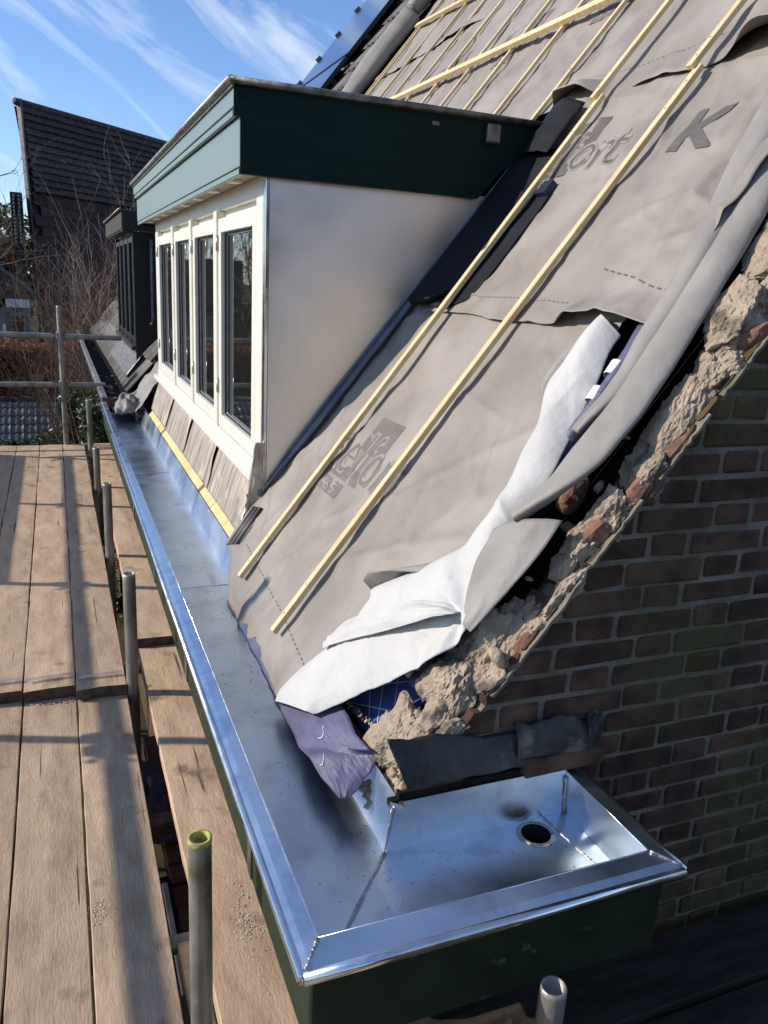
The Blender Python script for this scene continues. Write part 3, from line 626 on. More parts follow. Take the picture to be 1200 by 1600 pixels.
def h_low(y, s):
    h = wrinkle(y, s, 0)
    h += .012*smooth01((s-1.05)/.2)*0
    h -= .02*smooth01((-.06-s)/.08)
    h += .010*smooth01((y-2.9)/.1)
    # diagonal tension folds towards the gathered corner
    d = (s-.38)-(2.0-y)*.55; h += .012*math.exp(-(d/.035)**2)*smooth01((2.35-y)/.3)*smooth01((y-1.62)/.15)
    d = (s-.62)-(2.05-y)*.9; h += .008*math.exp(-(d/.03)**2)*smooth01((2.3-y)/.2)*smooth01((y-1.62)/.15)
    return h
def h_mid(y, s):
    h = .008+wrinkle(y, s, 3.3)
    e = smooth01((1.36-s)/.16)
    h += e*(.055*smooth01((2.02-y)/.12)*smooth01((y-1.5)/.25)+.004)
    h += .05*smooth01((1.72-y)/.12)*smooth01((s-1.3)/.2)
    # bulge where it climbs over the flashing beside the dormer
    h += .03*smooth01((y-2.80)/.16)*smooth01((s-1.9)/.2)
    # long soft folds fanning from the lap
    for y0, k in ((1.83, .10), (2.10, -.06), (2.42, .12)):
        d = (y-y0)-k*(s-1.8); h += .011*math.exp(-(d/.03)**2)*(.6+.6*fbm(s*2, y0, 1, 2))
    return h
def h_up(y, s):
    h = .018+wrinkle(y, s, 7.7)
    e = smooth01((2.36-s)/.12)
    h += e*(.022*smooth01((2.78-y)/.12)*math.sin((y-2.24)*6.6)**2+.075*smooth01((2.19-y)/.2))
    h += .085*smooth01((y-2.76)/.12)*smooth01((3.12-y)/.1)*e
    return h
def h_top(y, s):
    e = smooth01((3.66-s)/.14); return .026+wrinkle(y, s, 12.1)+e*.022*max(0, math.sin(y*3.4+1))
GM = 'overlapping strips of grey roof membrane'
ms = {}
def memb(key, label, y0, y1, s0, s1, hf, ny, ns, left=None, bot=None):
    def P(u, v):
        s = s0+(s1-s0)*v; ya = lerp_tab(left, s) if left else y0
        y = ya+(y1-ya)*u
        if bot and v < .3:
            s = s+(1-v/.3)*bot(y)
        return RP(y, s, hf(y, s))
    o = grid('roof_membrane', ny, ns, P, MEMB, thick=.0012); ms[key] = o
    return tag(o, label, 'roof membrane', GM)
memb('low', 'lowest grey membrane strip with faint logo, ending over the zinc gutter', 0, 3.06, -.125, 1.32, h_low, 190, 190, LOW_R, lambda y: .012*fbm(y*3, 1, 1, 2)+.13*smooth01((y-2.72)/.25))
memb('mid', 'middle grey membrane strip beside the dormer, with a large dark K printed on it', 1.58, 3.055, 1.21, 2.36, h_mid, 170, 150, None, lambda y: .012*fbm(y*2.4, 5, 1, 2)+.02*smooth01((1.95-y)/.2))
memb('up', 'upper grey membrane strip crossed by many pale battens above the dormer', 1.45, 7.24, 2.235, 3.6, h_up, 330, 90, None, lambda y: .014*fbm(y*1.6, 9, 1, 2))
memb('top', 'topmost grey membrane strip running up out of the picture', 1.45, 7.3, 3.5, 6.2, h_top, 200, 90, None, lambda y: .02*fbm(y*1.3, 2, 1, 2))

# printing on the membrane: flat meshes lying on its surface
def print_mesh(name, verts, faces, hf, m, parent, lift=.0022, sub=True):
    bm = bmesh.new(); vv = [bm.verts.new((a, b, 0)) for a, b in verts]
    for f in faces:
        try: bm.faces.new([vv[i] for i in f])
        except ValueError: pass
    if sub: bmesh.ops.triangulate(bm, faces=bm.faces[:]); bmesh.ops.subdivide_edges(bm, edges=[e for e in bm.edges if e.calc_length() > .03], cuts=2, use_grid_fill=False); bmesh.ops.triangulate(bm, faces=bm.faces[:])
    for v in bm.verts: y, s = v.co.x, v.co.y; v.co = RP(y, s, hf(y, s)+lift)
    return bm_obj(name, bm, m, parent)
def text_2d(body, w, hgt, shear=0., offset=.0):
    cu = bpy.data.curves.new('txt', 'FONT'); cu.body = body; cu.size = 1; cu.offset = offset; cu.shear = shear; cu.resolution_u = 4
    to = bpy.data.objects.new('txt', cu); col.objects.link(to); dg = bpy.context.evaluated_depsgraph_get()
    me = bpy.data.meshes.new_from_object(to.evaluated_get(dg)); V = [(v.co.x, v.co.y) for v in me.vertices]; F = [list(p.vertices) for p in me.polygons]
    bpy.data.objects.remove(to); bpy.data.curves.remove(cu); bpy.data.meshes.remove(me)
    x0, x1 = min(v[0] for v in V), max(v[0] for v in V); y0, y1 = min(v[1] for v in V), max(v[1] for v in V)
    return [((v[0]-x0)/(x1-x0)*w, (v[1]-y0)/(y1-y0)*hgt) for v in V], F
def put_text(body, ystart, s0, w, hgt, hf, m, parent, lift, shear=0., offset=0., dy=0.):
    V, F = text_2d(body, w, hgt, shear, offset)
    return print_mesh('printed_letters', [(ystart-a, s0+b+dy*a) for a, b in V], F, hf, m, parent, lift)
def rect(ya, yb, sa, sb): return [(ya, sa), (yb, sa), (yb, sb), (ya, sb)], [[0, 1, 2, 3]]
def logo(ystart, s0, w, hf, parent, faint, full=True, body='Kelfort'):
    k = w/.62; P = PRINT2 if faint else PRINT
    V, F = rect(ystart-.20*k, ystart-.40*k, s0+.115*k, s0+.255*k); print_mesh('printed_block', V, F, hf, P, parent, .0016)
    V, F = rect(ystart-.13*k, ystart-.37*k, s0-.015*k, s0+.04*k); print_mesh('printed_block', V, F, hf, P, parent, .0016)
    V, F = rect(ystart-.12*k, ystart-.30*k, s0-.085*k, s0-.028*k); print_mesh('printed_block', V, F, hf, P, parent, .0016)
    put_text(body, ystart, s0, w, .20*k, hf, PRINTL, parent, .0024, 0, .03)
    put_text(body, ystart-.004, s0+.006, w*.985, .185*k, hf, P, parent, .0032, 0, -.012)
    put_text('6.5', ystart-.17*k, s0-.078*k, .085*k, .042*k, hf, PRINTL, parent, .0030)
logo(2.80, .50, .62, h_low, ms['low'], True)
logo(2.985, 1.86, .60, h_mid, ms['mid'], False, body='Kelfort')
def polyK(yc, sc, k, hf, parent):
    V = [(.09, -.10), (.02, -.10), (-.035, -.005), (-.05, -.10), (-.115, -.10), (-.07, .02), (-.13, .10), (-.075, .10), (-.012, .02), (.03, .10), (.10, .10), (.05, .0)]
    V = [(yc+a*k, sc+b*k) for a, b in V]
    c = (yc, sc); V.append(c); n = len(V)-1
    print_mesh('printed_letters', V, [[i, (i+1) % n, n] for i in range(n)], hf, PRINT, parent, .003)
put_text('K', 2.11, 1.86, .185, .165, h_mid, PRINT, ms['mid'], .0032, 0, .035)
for ys in (5.42, 4.50, 3.58): logo(ys, 2.90, .62, h_up, ms['up'], True)
def dashes(y0, y1, s0, ds, hf, parent, dl=.016, gap=.014, w=.003, m=PRINT):
    V, F = [], []; y = y0
    while y < y1:
        s = s0+ds*(y-y0); b = len(V); V += [(y, s), (y+dl, s+ds*dl), (y+dl, s+ds*dl+w), (y, s+w)]; F.append([b, b+1, b+2, b+3]); y += dl+gap
    print_mesh('printed_dash_line', V, F, hf, m, parent, .0025, False)
dashes(1.95, 2.86, .0, .075, h_low, ms['low'])
dashes(1.60, 1.98, 1.335, .22, h_mid, ms['mid'], .022, .018, .005)
dashes(2.02, 2.75, 1.29, .0, h_mid, ms['mid'], .012, .010, .0025)
dashes(2.27, 3.3, 2.36, .0, h_up, ms['up'], .014, .012, .0025)
# purple underlay edge peeping out along the gutter, and the torn purple flap at the corner
o = grid('purple_underlay_strip', 60, 6, lambda u, v: RP(1.93+.83*u, -.095-.075*v*(1-.35*u), -.014-.012*v+.006*fbm(u*9, v, 2, 3)), PURP, thick=.001); tag(o, 'narrow purple underlay edge showing below the membrane along the gutter', 'underlay')
flap_rows = [  # from the top edge down to the pointed corner: (left xyz..., right)
 (RP(1.955, -.12, .004), RP(1.70, .03, .006)), (RP(1.90, -.128, .004), RP(1.62, .03, .008)), (RP(1.80, -.125, .006), RP(1.545, .022, .012)), (RP(1.70, -.125, .01), RP(1.46, .03, .012)),
 (Vector((.505, 1.60, -1.095)), Vector((.640, 1.47, -1.035))), (Vector((.515, 1.52, -1.105)), Vector((.600, 1.445, -1.065))), (Vector((.530, 1.43, -1.105)), Vector((.545, 1.42, -1.10)))]
def flapP(u, v):
    q = v*(len(flap_rows)-1); i = min(len(flap_rows)-2, int(q)); f = q-i
    a = flap_rows[i][0].lerp(flap_rows[i+1][0], f); b = flap_rows[i][1].lerp(flap_rows[i+1][1], f)
    return a.lerp(b, u)+NR*(.010*math.sin(math.pi*u)+.005*fbm(u*4, v*5, 1, 3))+Vector((0, .006*fbm(v*18, u*2, 4, 2)*(u > .95), 0))
o = grid('purple_flap', 24, 36, flapP, PURP, thick=.0012); tag(o, 'torn purple underlay flap hanging pointed over the gutter corner', 'underlay flap')
V, F = [], []
for (a0, a1) in (((.62, .30), (.40, .42)), ((.30, .62), (.12, .74))):
    for k in range(8):
        q = k/7; u = a0[0]+(a1[0]-a0[0])*q; v = a0[1]+(a1[1]-a0[1])*q+.04*math.sin(q*3.1)
        p = flapP(u, v)+NR*.003; V += [p+Vector((0, .0015, 0)), p-Vector((0, .0015, 0))]
    b = len(V)-16; F += [[b+2*k, b+2*k+1, b+2*k+3, b+2*k+2] for k in range(7)]
mesh('scratch', V, F, WHITEP, o)
pf = flapP(.10, .02); V = []; F = []
for k in range(60):
    u, v = random.uniform(.02, .38), random.uniform(-.01, .07); p = flapP(u, max(0, v))+NR*.004; s = .003; b = len(V); V += [p+UP*s, p+Vector((0, s, 0)), p-UP*s, p-Vector((0, s, 0))]; F.append([b, b+1, b+2, b+3])
mesh('white_tape_dots', V, F, WHITEP, o)
# blue vapour foil with white grid lines in the torn corner
BLUEF = mat('blue_grid_foil', (.055, .085, .24), (.075, .11, .30), rough=.3, scale=5, spec=.5)
bf = slab('blue_foil', 1.50, 2.05, .02, .46, -.060, -.052, BLUEF); tag(bf, 'blue vapour foil with thin white grid lines in the torn roof corner', 'vapour foil')
for (ya, sa, yb, sb) in [(1.80, .04, 1.53, .23), (1.76, .13, 1.50, .315), (1.74, -.02+.05, 1.50, .14), (1.50, .02+.03, 1.78, .30), (1.56, .02+.01, 1.86, .31), (1.60, .03, 1.90, .22)]:
    A, B = RP(ya, sa, -.0505), RP(yb, sb, -.0505); n = (B-A).cross(NR).normalized()*.0012; mesh('white_line', [A-n, A+n, B+n, B-n], [[0, 1, 2, 3]], WHITEP, bf)
t = thing('foam_blob', 'yellow foam blob and crumbs between blue foil and mortar', 'foam', RP(1.575, .245, -.05))
rock('foam', RP(1.575, .235, -.025), (.045, .022, .018), 3, FOAM, t, 52, .4, 3); rock('foam', RP(1.585, .30, -.02), (.035, .025, .018), 8, FOILG, t, 52, .4, 3)
o = grid('purple_scrap', 8, 8, lambda u, v: RP(1.60-.085*u, .19+.08*v, -.03+.012*fbm(u*3, v*3, 3, 3)+.01*u), PURP, thick=.001); tag(o, 'small purple underlay scrap beside the yellow foam', 'underlay scrap')
t = thing('splintered_edge', 'crumbly splintered board edge beside the blue foil', 'debris', RP(1.68, .05, -.05))
for k in range(26): q = k/25; rock('splinter', RP(1.725-.165*q+random.uniform(-.006, .006), .03+.022*q+random.uniform(-.008, .008), -.03+random.uniform(-.01, .01)), (random.uniform(.004, .010), .004, .005), k, [CLAY, SAND, FOAM][k % 3], t, random.uniform(0, 90), .3, 1)

# white folded-back membrane
ROWS = [(1.789, 1.241, 1.695, 1.204), (1.809, 1.163, 1.681, 1.139), (1.811, 1.081, 1.64, 1.047), (1.813, 1.007, 1.611, .962), (1.731, .902, 1.574, .858), (1.703, .807, 1.552, .792),
        (1.655, .698, 1.548, .714), (1.644, .639, 1.547, .642), (1.65, .595, 1.53, .59), (1.67, .509, 1.501, .541), (1.788, .398, 1.483, .502), (1.891, .30, 1.463, .455), (1.872, .262, 1.447, .403),
        (1.878, .158, 1.42, .37), (1.903, .074, 1.449, .291), (1.947, -.024, 1.51, .21), (1.960, -.095, 1.597, .097), (1.935, -.125, 1.708, -.036)]
def cat(a, b, c, d, t): return .5*((2*b)+(c-a)*t+(2*a-5*b+4*c-d)*t*t+(3*b-a-3*c+d)*t**3)
def row(v):
    q = v*(len(ROWS)-1); i = min(len(ROWS)-2, int(q)); f = q-i; g = lambda k: ROWS[max(0, min(len(ROWS)-1, k))]
    return [cat(g(i-1)[k], g(i)[k], g(i+1)[k], g(i+2)[k], f) for k in range(4)]
WCR = [(c[0], c[1], c[2], c[3], c[4], c[5], c[6]) for c in crease_set(9, 1.46, 1.92, -.1, .55, 44, .0055)+crease_set(10, 1.56, 1.8, .55, 1.2, 18, .006)]
def whiteP(u, v):
    a = row(v); y = a[0]+(a[2]-a[0])*u; s = a[1]+(a[3]-a[1])*u
    up = 1-smooth01((v-.42)/.2); lo = 1-up
    prof = math.sin(math.pi*(u**.85))**.8 if 0 < u < 1 else 0
    h = .012+(.046*up+.026*lo)*prof+.020*u*lo
    rad = math.hypot(s-.40, (y-1.47))
    ang = math.atan2(s-.40, y-1.46)
    h += lo*.0055*math.sin(ang*7+.8*fbm(y*2, s*2, 2, 1))*smooth01((.34-rad)/.25)*smooth01(rad/.06)
    d = (s-.02)-(y-1.72)*(-.25); 
    h += lo*.007*math.exp(-((y-1.72-.35*(s+.04))/.016)**2)*smooth01((.28-s)/.25)
    h += .0035*fbm(y*4, s*4, 3, 2)+.0025*lo*max(0, 1-abs(fbm(y*3.5+s*2, s*3-y*2, 5, 1))*6)
    h += up*.004*math.sin(u*4+s*5)
    for (cy, cs, dx, dy, L, a_, w_) in WCR:
        py, ps = y-cy, s-cs; t_ = py*dx+ps*dy; d_ = abs(-py*dy+ps*dx)
        if abs(t_) < L and d_ < w_*5: h += a_*math.exp(-d_/w_)*(1-(t_/L)**2)
    return RP(y, s, h)
wf = grid('white_membrane_fold', 80, 240, whiteP, WHITE, thick=.0012); tag(wf, 'bright white underside of membrane folded back in a long crumpled drape', 'membrane fold')
tong = [(1.955, .135), (1.945, .105), (1.80, .135), (1.62, .245), (1.475, .37), (1.452, .40), (1.47, .425), (1.60, .36), (1.80, .22), (1.92, .165)]
def tongP(u, v):
    yb, sb = lerp_tab([(0, 1.90), (.35, 1.74), (.7, 1.58), (1, 1.462)], u), lerp_tab([(0, .095), (.06, .085), (.35, .18), (.7, .285), (1, .375)], u)
    yt, st = lerp_tab([(0, 1.92), (.35, 1.78), (.7, 1.62), (1, 1.475)], u), lerp_tab([(0, .15), (.06, .185), (.35, .275), (.7, .365), (1, .41)], u)
    y = yb+(yt-yb)*v; s = sb+(st-sb)*v
    base = .040+.040*u
    return RP(y, s, base-.022*v+.010*math.sin(math.pi*(1-v)*.8)*0-.03*max(0, .12-u)*6*.3+.011*u*u*max(0, math.sin(v*9+u*2.5))*smooth01((1.02-u)/.1)+.004*fbm(u*5, v*4, 2, 2)-.03*smooth01((u-.9)/.1)*v)
grid('fold_tongue', 50, 18, tongP, WHITE, wf, thick=.0012)
def lipP(u, v):
    a = whiteP(0, .525+.135*u); b = RP(*[lerp_tab([(0, p0), (.4, p1), (.8, p2), (1, p3)], u) for p0, p1, p2, p3 in ((1.672, 1.80, 1.905, 1.905), (.432, .372, .322, .296), (.035, .050, .055, .050))])
    return a.lerp(b, v)+NR*(.018*math.sin(math.pi*v)*math.sin(math.pi*u))
grid('membrane_lip', 24, 10, lipP, MEMG, wf, thick=.001)
grid('side_lip', 8, 24, lambda u, v: whiteP(0, .02+.20*v)+Vector((0, .035*math.sin(math.pi*v)*u, 0))+NR*(.02*math.sin(math.pi*v)*math.sin(2*u)), MEMG, wf, thick=.001)
# grey rolled edges lying along the gable side, the grey flap
def rollgeo(name, label, pts, rads, flat, m, sd):
    P, Rr = [], []
    for i in range(len(pts)-1):
        for q in range(10):
            f = q/10; a = [pts[max(0, i-1)], pts[i], pts[i+1], pts[min(len(pts)-1, i+2)]]
            y, s, h = [cat(a[0][k], a[1][k], a[2][k], a[3][k], f) for k in range(3)]
            P.append(RP(y, s, h)); Rr.append((rads[i]+(rads[i+1]-rads[i])*f)*(1+.09*fbm(i+f, sd, 2, 2)))
    P.append(RP(*pts[-1])); Rr.append(rads[-1])
    vs, fs = tube_geo(P, Rr, 28, True, flat=flat)
    for i in range(len(P)):
        for k in range(28):
            q = vs[i*28+k]; th = 2*math.pi*k/28; vs[i*28+k] = P[i]+(q-P[i])*(1+.10*math.sin(2*th+sd+i*.05)+.05*math.sin(3*th+i*.11)+.05*fbm(th*.8, i*.12, sd, 3))
    vs = [v+NR*(.003*fbm(v.x*7, v.y*9, v.z*7+sd, 3)) for v in vs]
    o = mesh(name, vs, fs, m, None, True); return tag(o, label, 'membrane roll', 'rolled membrane edges along the gable')
ra = rollgeo('membrane_roll', 'slim grey roll of membrane, the upper of the two along the gable', [(1.75, 2.05, .05), (1.688, 1.79, .05), (1.597, 1.463, .045), (1.553, 1.209, .04), (1.527, 1.04, .04), (1.555, .905, .035)], [.036, .036, .035, .033, .030, .024], .52, MEMG, 2)
rb = rollgeo('membrane_roll', 'wider grey roll of membrane, nearest the broken mortar, flattening to a fold', [(1.655, 1.95, .03), (1.572, 1.64, .03), (1.530, 1.462, .03), (1.482, 1.179, .032), (1.456, .999, .036), (1.452, .834, .045), (1.475, .735, .05), (1.515, .66, .048)], [.042, .042, .042, .043, .046, .05, .05, .046], .42, MEMG, 5)
def gflap(u, v):
    a = Vector((1.555, .605, .052)).lerp(Vector((1.395, .70, .03)), u); b = Vector((1.452, .385, .030)).lerp(Vector((1.412, .382, .03)), u)
    mid = Vector((1.535, .47, .05)).lerp(Vector((1.375, .60, .03)), u)
    p = (a*(1-v)**2+mid*2*v*(1-v)+b*v*v)
    return RP(p.x, p.y, p.z+.022*math.sin(math.pi*u)*(1-.5*v)+.003*fbm(u*4, v*4, 2, 2))
o = grid('grey_membrane_flap', 20, 24, gflap, MEMG, thick=.001); tag(o, 'grey membrane flap hanging point down over the broken mortar', 'membrane flap')
nb = rollgeo('blue_foil_roll', 'navy blue rolled foil between the white fold and grey rolls', [(1.65, 1.30, .0), (1.62, 1.16, .004), (1.60, 1.03, .004), (1.60, .90, .0), (1.61, .80, -.005)], [.024, .024, .024, .022, .018], 1., PURP, 9); nb['category'] = 'foil roll'; del nb['group']
for s in (1.10, 1.02):
    vs, fs = tube_geo([RP(1.617-.03*(1.1-s)*2, s+.02, .006), RP(1.612-.03*(1.1-s)*2, s-.02, .006)], .0262, 16, False); mesh('tape_wrap', vs, fs, WHITEP, nb, True)
nf = slab('navy_underlay', 1.57, 1.80, .55, 1.62, -.050, -.040, NAVY); tag(nf, 'dark navy underlay in the slot beneath the grey rolls', 'underlay')

# ------------------------------------------------------------------ battens
def batten(label, y0, s0, y1, s1, h, w=.027, th=.018, group='pale counter battens up the roof', name='roof_batten', hf=None):
    n = max(2, int(abs(s1-s0)/.12)+int(abs(y1-y0)/.12)); bm = bmesh.new(); prev = None
    A, B = RP(y0, s0, 0), RP(y1, s1, 0); d = (B-A).normalized(); side = d.cross(NR).normalized()
    sd = random.uniform(0, 40); rings = []
    for i in range(n+1):
        q = i/n; y = y0+(y1-y0)*q; s = s0+(s1-s0)*q
        wob = .0007*fbm(q*5, sd, 1, 2)
        c = RP(y, s, h+(hf(y, s) if hf else 0))+side*wob
        ww = w/2*(1+.05*fbm(q*9, sd, 6, 2))
        rings.append([bm.verts.new(c+side*a*ww+NR*b*th) for a, b in ((-1, 0), (1, 0), (1, 1), (-1, 1))])
    for i in range(n):
        for k in range(4): bm.faces.new((rings[i][k], rings[i][(k+1) % 4], rings[i+1][(k+1) % 4], rings[i+1][k]))
    bm.faces.new(rings[0]); bm.faces.new(rings[-1][::-1])
    bmesh.ops.recalc_face_normals(bm, faces=bm.faces)
    bmesh.ops.bevel(bm, geom=[e for e in bm.edges if len(e.link_faces) == 2 and e.calc_face_angle() > .9], offset=.0015, segments=1, affect='EDGES')
    t = thing(name, label, 'batten', RP(y0, s0, h), group)
    bm_obj('batten_wood', bm, BATT, t)
    for q in ([.03, .08] if abs(s1-s0) > .4 else []):
        for e in (q, 1-q):
            p = RP(y0+(y1-y0)*e, s0+(s1-s0)*e, h+th+(hf(y0+(y1-y0)*e, s0+(s1-s0)*e) if hf else 0)); vs, fs = tube_geo([p-NR*.004, p+NR*.0012], .003, 8); mesh('nail_head', vs, fs, STEELD, t)
    return t
sm = lambda y, s: .014
batten('long pale batten nearest the gable, from the gutter up past the K', 2.199, -.017, 2.228, 2.20, .016, hf=lambda y, s: .008*s)
batten('upper continuation of the batten nearest the gable, lapping over its end', 2.245, 2.18, 2.232, 3.6, .052)
batten('long pale batten beside the dormer cheek, half in shadow', 2.691, -.018, 2.724, 2.20, .016, hf=lambda y, s: .010*s)
batten('upper continuation of the batten beside the dormer, splintered where they lap', 2.738, 2.17, 2.722, 3.7, .055)
nm = ['first', 'second', 'third', 'fourth', 'fifth', 'sixth', 'seventh', 'eighth']
for k, (y, s0) in enumerate([(3.20, 2.185), (3.69, 2.17), (4.19, 2.17), (4.68, 2.17), (5.14, 2.17), (5.60, 2.17), (6.08, 2.17), (6.52, 2.17)]):
    batten('%s thin batten above the dormer roof, counted leftward from the dormer corner' % nm[k], y, s0, y-.01, 5.6, .034, .021, .016)
batten('ninth thin batten, right one of the pair by the rolled membrane', 7.06, 2.3, 7.08, 5.4, .034, .021, .016)
batten('leftmost thin batten hugging the rolled membrane', 7.18, 2.3, 7.16, 4.05, .034, .021, .016)
batten('thick batten laid diagonally across the thin battens above the dormer', 6.10, 2.93, 2.95, 2.862, .051, .042, .026, 'loose diagonal battens')
batten('short loose diagonal batten by the rolled membrane at the top', 7.15, 4.04, 5.6, 3.87, .051, .040, .026, 'loose diagonal battens')

# ------------------------------------------------------------------ dormer
YD, XD, YL = 3.054, .740, 6.56
dm = thing('dormer', 'new flat-roofed dormer with cream windows, zinc cheek and dark green fascia', 'dormer', (1.2, 4.8, -.86))
# zinc cheek, one folded sheet on the camera side, following the roof slope
bm = bmesh.new(); n = 26
xr = lambda z: (z*C52+1.115)/S52
c0 = [(XD+.012, zroof(XD+.012)-.02), (xr(.37), .37), (XD+.012, .37)]
def cheek(u, v):
    z = -.88+1.25*v; xa = XD+.012; xb = max(xa+.002, xr(z)+.01); x = xa+(xb-xa)*u
    return (x, YD+.0035*fbm(x*1.6, z*1.6, 3, 2), z)
grid('zinc_cheek', 24, 30, cheek, ZCHK, dm)
bm.free()
mesh('far_cheek', [(XD, YL, -.87), (xr(.37), YL, .37), (XD, YL, .37)], [[0, 1, 2]], ZCHK, dm)
# corner trim
box('corner_trim', (XD-.004, YD-.006, -.885), (XD+.010, YD+.030, .36), ZINCB, dm, .002)
box('corner_trim_fold', (XD+.011, YD-.0055, -.885), (XD+.021, YD-.0012, .36), ZCHK, dm, .001)
# side fascia: dark green, cut along the roof slope
def prism(name, prof, y0, y1, m, parent, bev=.002):
    bm = bmesh.new(); a = [bm.verts.new((x, y0, z)) for x, z in prof]; b = [bm.verts.new((x, y1, z)) for x, z in prof]
    bm.faces.new(a); bm.faces.new(b[::-1])
    for i in range(len(prof)): j = (i+1) % len(prof); bm.faces.new((a[i], b[i], b[j], a[j]))
    return bm_obj(name, bm, m, parent)
YS = 3.024; YFE = 6.86
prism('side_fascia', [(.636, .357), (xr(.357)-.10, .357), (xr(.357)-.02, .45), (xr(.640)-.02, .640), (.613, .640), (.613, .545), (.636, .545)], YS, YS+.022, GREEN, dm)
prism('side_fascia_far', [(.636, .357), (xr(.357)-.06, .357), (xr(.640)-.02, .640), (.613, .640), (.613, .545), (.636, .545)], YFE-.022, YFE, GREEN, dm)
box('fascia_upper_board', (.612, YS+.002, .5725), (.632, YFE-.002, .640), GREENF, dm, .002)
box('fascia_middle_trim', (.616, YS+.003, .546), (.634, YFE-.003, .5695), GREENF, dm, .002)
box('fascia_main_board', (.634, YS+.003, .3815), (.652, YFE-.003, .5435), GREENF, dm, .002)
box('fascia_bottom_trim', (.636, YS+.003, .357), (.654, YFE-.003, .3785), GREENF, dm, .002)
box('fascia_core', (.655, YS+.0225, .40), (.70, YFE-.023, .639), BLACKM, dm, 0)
box('roof_deck', (.62, YS+.003, .641), (2.0, YFE-.003, .660), BITU, dm, .002)
tube('zinc_roof_edge', [(.600, YS-.015, .655), (.600, 5.0, .656), (.600, YFE+.03, .655)], .0135, STEEL, dm, 12)
tube('side_roof_edge', [(.598, YS-.012, .654), (1.2, YS-.012, .655), (1.905, YS-.012, .654)], .0125, ZOLD, dm, 12)
box('edge_drip', (.604, YS-.010, .632), (.611, YFE, .652), ZOLD, dm, .001)
box('soffit', (.656, YS+.023, .372), (XD+.03, YFE-.023, .392), PALEW, dm, .001)
for k in range(8):
    y = 3.32+k*.44; box('soffit_block', (.656, y, .3585), (.705, y+.06, .3715), CREAM, dm, .002)
box('outlet_spout', (1.60, YS-.028, .560), (1.66, YS-.001, .632), ZOLD, dm, .006)
box('fascia_tab', (1.37, YS-.006, .60), (1.40, YS-.0005, .615), ZOLD, dm, .001)
# window front: head, sill, posts
box('window_head', (XD-.004, YD+.032, .300), (XD+.055, YL, .371), CREAM, dm, .003)
box('window_sill', (XD-.045, YD+.034, -.795), (XD+.055, YL-.02, -.762), CREAM, dm, .005)
box('lower_rail', (XD-.012, YD+.034, -.761), (XD+.055, YL-.02, -.722), CREAM, dm, .003)
edges = [3.20, 4.02, 4.79, 5.545, 6.46]
edges = [3.215, 4.02, 4.80, 5.57, 6.40]
box('corner_post', (XD-.006, YD+.032, -.721), (XD+.055, edges[0]-.02, .299), CREAM, dm, .004)
box('far_post', (XD-.006, edges[-1]+.02, -.721), (XD+.055, YL, .299), CREAM, dm, .004)
for y in edges[1:-1]: box('mullion', (XD-.016, y-.034, -.7215), (XD+.055, y+.034, .2995), CREAM, dm, .004)
def ring(name, y0, y1, z0, z1, w, x0, x1, m, parent):
    bm = bmesh.new()
    def q(x, i): return [(x, y0+i, z0+i), (x, y1-i, z0+i), (x, y1-i, z1-i), (x, y0+i, z1-i)]
    O0, O1, I0, I1 = [[bm.verts.new(p) for p in q(x, i)] for x, i in ((x0, 0), (x1, 0), (x0, w), (x1, w))]
    for k in range(4):
        j = (k+1) % 4
        bm.faces.new((O0[k], O0[j], I0[j], I0[k])); bm.faces.new((O1[k], I1[k], I1[j], O1[j])); bm.faces.new((O0[k], O1[k], O1[j], O0[j])); bm.faces.new((I0[k], I0[j], I1[j], I1[k]))
    bmesh.ops.bevel(bm, geom=[e for e in bm.edges], offset=.002, segments=1, affect='EDGES')
    return bm_obj(name, bm, m, parent)
for k in range(4):
    y0, y1 = edges[k]+(.037 if k else -.018), edges[k+1]-(.037 if k < 3 else -.018)
    sa = ring('casement', y0, y1, -.718, .262, .062, XD-.006, XD+.04, CREAM, dm)
    mesh('pane', [(XD+.024, y0+.05, -.66), (XD+.024, y1-.05, -.66), (XD+.024, y1-.05, .205), (XD+.024, y0+.05, .205)], [[0, 1, 2, 3]], GLASS, sa)
    ring('spacer_bar', y0+.0635, y1-.0635, -.6545, .1985, .012, XD+.0215, XD+.0235, ALU, sa)
    ring('glazing_gasket', y0+.062, y1-.062, -.656, .20, .006, XD+.012, XD+.0238, BLACK, sa)
    for z in (-.55, .12): tube('hinge', [(XD-.012, y1-.004, z), (XD-.012, y1-.004, z+.07)], .007, ALU, sa, 8)
box('head_shadow_gap', (XD+.03, YD+.05, .262), (XD+.054, YL-.05, .2995), CREAM, dm, 0)
box('interior_back', (XD+.30, YD+.08, -.80), (XD+.32, YL-.08, .36), BLACKM, dm, 0)
# zinc flashing along the foot of the cheek
fl = thing('cheek_flashing', 'bluish zinc flashing strip folded along the foot of the dormer cheek', 'flashing', RP(3.0, .3, .01))
grid('lower_fold', 6, 50, lambda u, v: RP(3.049-.048*u*(.25+.75*smooth01(v/.2)), .235+1.9*v, .026+.003*math.cos(u*6)+.012*(1-u)), FLASH, fl, thick=.001)
grid('upturned_edge', 3, 50, lambda u, v: RP(3.049-.048*(.25+.75*smooth01(v/.2))-.004*u, .235+1.9*v, .029+.010*u), FLASH, fl, thick=.001)
grid('cheek_upstand', 3, 50, lambda u, v: RP(3.046, .225+1.93*v, .035+.018*u*smooth01(v/.15)), FLASH, fl, thick=.001)
